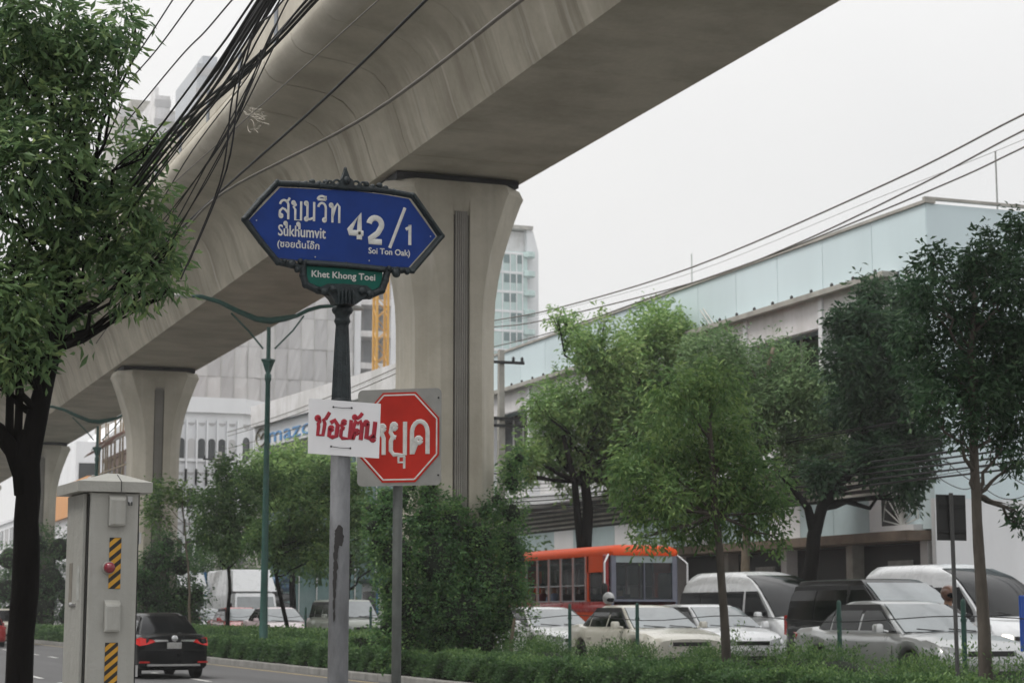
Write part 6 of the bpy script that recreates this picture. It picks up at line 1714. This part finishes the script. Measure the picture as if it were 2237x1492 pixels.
# ================================================================== HEDGES AND SHRUBS
def hedge(label, x0, x1, y0, y1, h, dens, leaf, seed, tint=.4, rough_=.05):
    t = thing('hedge', label, 'hedge', ((x0 + x1) / 2, (y0 + y1) / 2, .14))
    rng = np.random.default_rng(seed)
    n1 = max(4, int((y1 - y0) / .5)); r = random.Random(seed)
    rings = []
    for i in range(n1 + 1):
        y = y0 + (y1 - y0) * i / n1; a, b, c = r.uniform(-.05, .04), r.uniform(-.05, .04), r.uniform(-.05, .03)
        rings.append([(x0 + .10 + a, y, .1), (x0 + .08 + a, y, h * .55), (x0 + .12 + a, y, h - .1 + c), (x0 + .2, y, h - .05 + c), (x1 - .2, y, h - .05 + b), (x1 - .1 + b, y, h - .12), (x1 - .08 + b, y, .1)])
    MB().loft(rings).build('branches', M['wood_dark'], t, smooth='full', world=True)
    Lh = y1 - y0
    def bumps(y): return .05 * np.sin(y * 2.1 + seed) + .035 * np.sin(y * 4.7 + 1.3 * seed) + .03 * np.sin(y * 9.1)
    A = [Lh * h, Lh * (x1 - x0), (x1 - x0) * h]; 
    def col(n_, f):
        return f(rng.uniform(0, 1, n_), rng.uniform(0, 1, n_), rng)
    nf, ntp = int(A[0] * dens), int(A[1] * dens)
    yy = rng.uniform(y0, y1, nf); zz = .16 + (h - .14) * rng.uniform(0, 1, nf) ** .8
    front = np.stack([x0 + bumps(yy * 1.3 + zz * 2) + rng.normal(0, rough_ * .6, nf), yy, zz + bumps(yy) * zz / h], 1)
    y2 = rng.uniform(y0, y1, ntp); x2 = rng.uniform(x0, x1, ntp)
    topp = np.stack([x2, y2, h + bumps(y2) + rng.normal(0, rough_ * .5, ntp) + (rng.uniform(0, 1, ntp) > .93) * rng.uniform(0, .10, ntp)], 1)
    ne = int(A[2] * dens); end = np.stack([rng.uniform(x0, x1, ne), y0 + rng.normal(0, .03, ne), rng.uniform(.16, h, ne)], 1)
    ny = int(A[0] * dens * .25); yb_ = rng.uniform(y0, y1, ny); back = np.stack([x1 + rng.normal(0, .04, ny), yb_, rng.uniform(.16, h, ny)], 1)
    P_ = np.concatenate([front, topp, end, back])
    O_ = np.concatenate([np.tile([-1., 0, .3], (nf, 1)), np.tile([0, 0, 1.], (ntp, 1)), np.tile([0, -1., .2], (ne, 1)), np.tile([1., 0, .3], (ny, 1))])
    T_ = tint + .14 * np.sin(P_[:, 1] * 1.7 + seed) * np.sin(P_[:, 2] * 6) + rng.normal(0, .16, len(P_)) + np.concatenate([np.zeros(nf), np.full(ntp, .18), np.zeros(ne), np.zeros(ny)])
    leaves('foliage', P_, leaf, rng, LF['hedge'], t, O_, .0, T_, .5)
hedge('clipped front hedge at the right bottom, before the parked traffic', 13.05, 13.85, 17.5, 27.3, .62, 2600, .055, 21)
hedge('clipped front hedge below the white hatchback', 13.05, 13.85, 27.4, 39.6, .60, 1900, .06, 22)
hedge('clipped front hedge at the foot of the ivy thicket', 12.98, 13.35, 39.7, 47.5, .62, 1500, .07, 23)
hedge('clipped front hedge between the sign post and the pole of the stop sign', 13.05, 13.9, 47.6, 60.4, .68, 1100, .08, 24)
hedge('clipped front hedge right of the black sedan', 13.05, 13.9, 60.5, 76, .66, 800, .10, 25)
hedge('clipped front hedge between cabinet and dark trunk', 13.05, 13.9, 76.1, 130, .72, 300, .15, 26)
hedge('taller back hedge right of the black sedan', 14.2, 15.3, 49, 76, .90, 650, .09, 27, .45, .1)
def shrub(label, y, ln, h, seed):
    x, r = 14.85, .62
    t = thing('shrub', label, 'shrub', (x, y, .14), 0, 'shaggy shrubs behind the front hedge')
    rng = np.random.default_rng(seed)
    c = [((x + rng.uniform(-.15, .15), y + ln * (-.5 + (i + .5) / 4), h * .52), (r, ln / 5.2, h * .5), 1, .6 + rng.uniform(-.1, .1)) for i in range(4)]
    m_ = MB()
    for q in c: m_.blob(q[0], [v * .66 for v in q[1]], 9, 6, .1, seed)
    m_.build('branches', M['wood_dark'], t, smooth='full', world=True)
    P_, O_, T_ = sprays(c, int(1500 * ln / 2), 8, rng, .05, .8)
    up = rng.uniform(size=len(P_)) > .85; P_[:, 2] += np.where((P_[:, 2] > h * .7) & up, rng.uniform(0, .09, len(P_)), 0)
    k = P_[:, 2] > .15
    leaves('foliage', P_[k], .06, rng, LF['hedge'], t, O_[k] + np.array([0, 0, .4]), -.1, T_[k], .32)
for i, (y, ln, h, lb) in enumerate([(20.0, 1.8, .86, 'at the right edge before the white van'), (22.9, 2.0, .84, 'around the pole of the dark road sign'), (26.2, 2.0, .96, 'before the rear door of the silver grey sedan'), (29.4, 2.0, .88, 'around the slim trunk before the vans'), (33.4, 2.0, .86, 'before the small white hatchback'), (37.4, 2.2, .88, 'before the pale gold sedan'), (44.2, 2.6, .95, 'behind the ivy thicket')]):
    shrub('shaggy shrub ' + lb, y, ln, h, 60 + i)

# ================================================================== HAZE
if HAZE:
    hz = MB().box(-720, 720, -720, 720, -1.6, 125).build('haze', None); hz['kind'] = 'stuff'
    hm = bpy.data.materials.new('haze'); hm.use_nodes = True
    n_ = hm.node_tree; n_.nodes.clear()
    o_ = n_.nodes.new('ShaderNodeOutputMaterial'); v = n_.nodes.new('ShaderNodeVolumePrincipled')
    v.inputs['Color'].default_value = (.93, .94, .95, 1); v.inputs['Density'].default_value = HAZE; v.inputs['Anisotropy'].default_value = .2
    n_.links.new(v.outputs[0], o_.inputs['Volume'])
    hz.data.materials.clear(); hz.data.materials.append(hm)
SC.cycles.volume_bounces = 1
SC.cycles.max_bounces = 6
SC.cycles.diffuse_bounces = 3
SC.cycles.use_adaptive_sampling = True
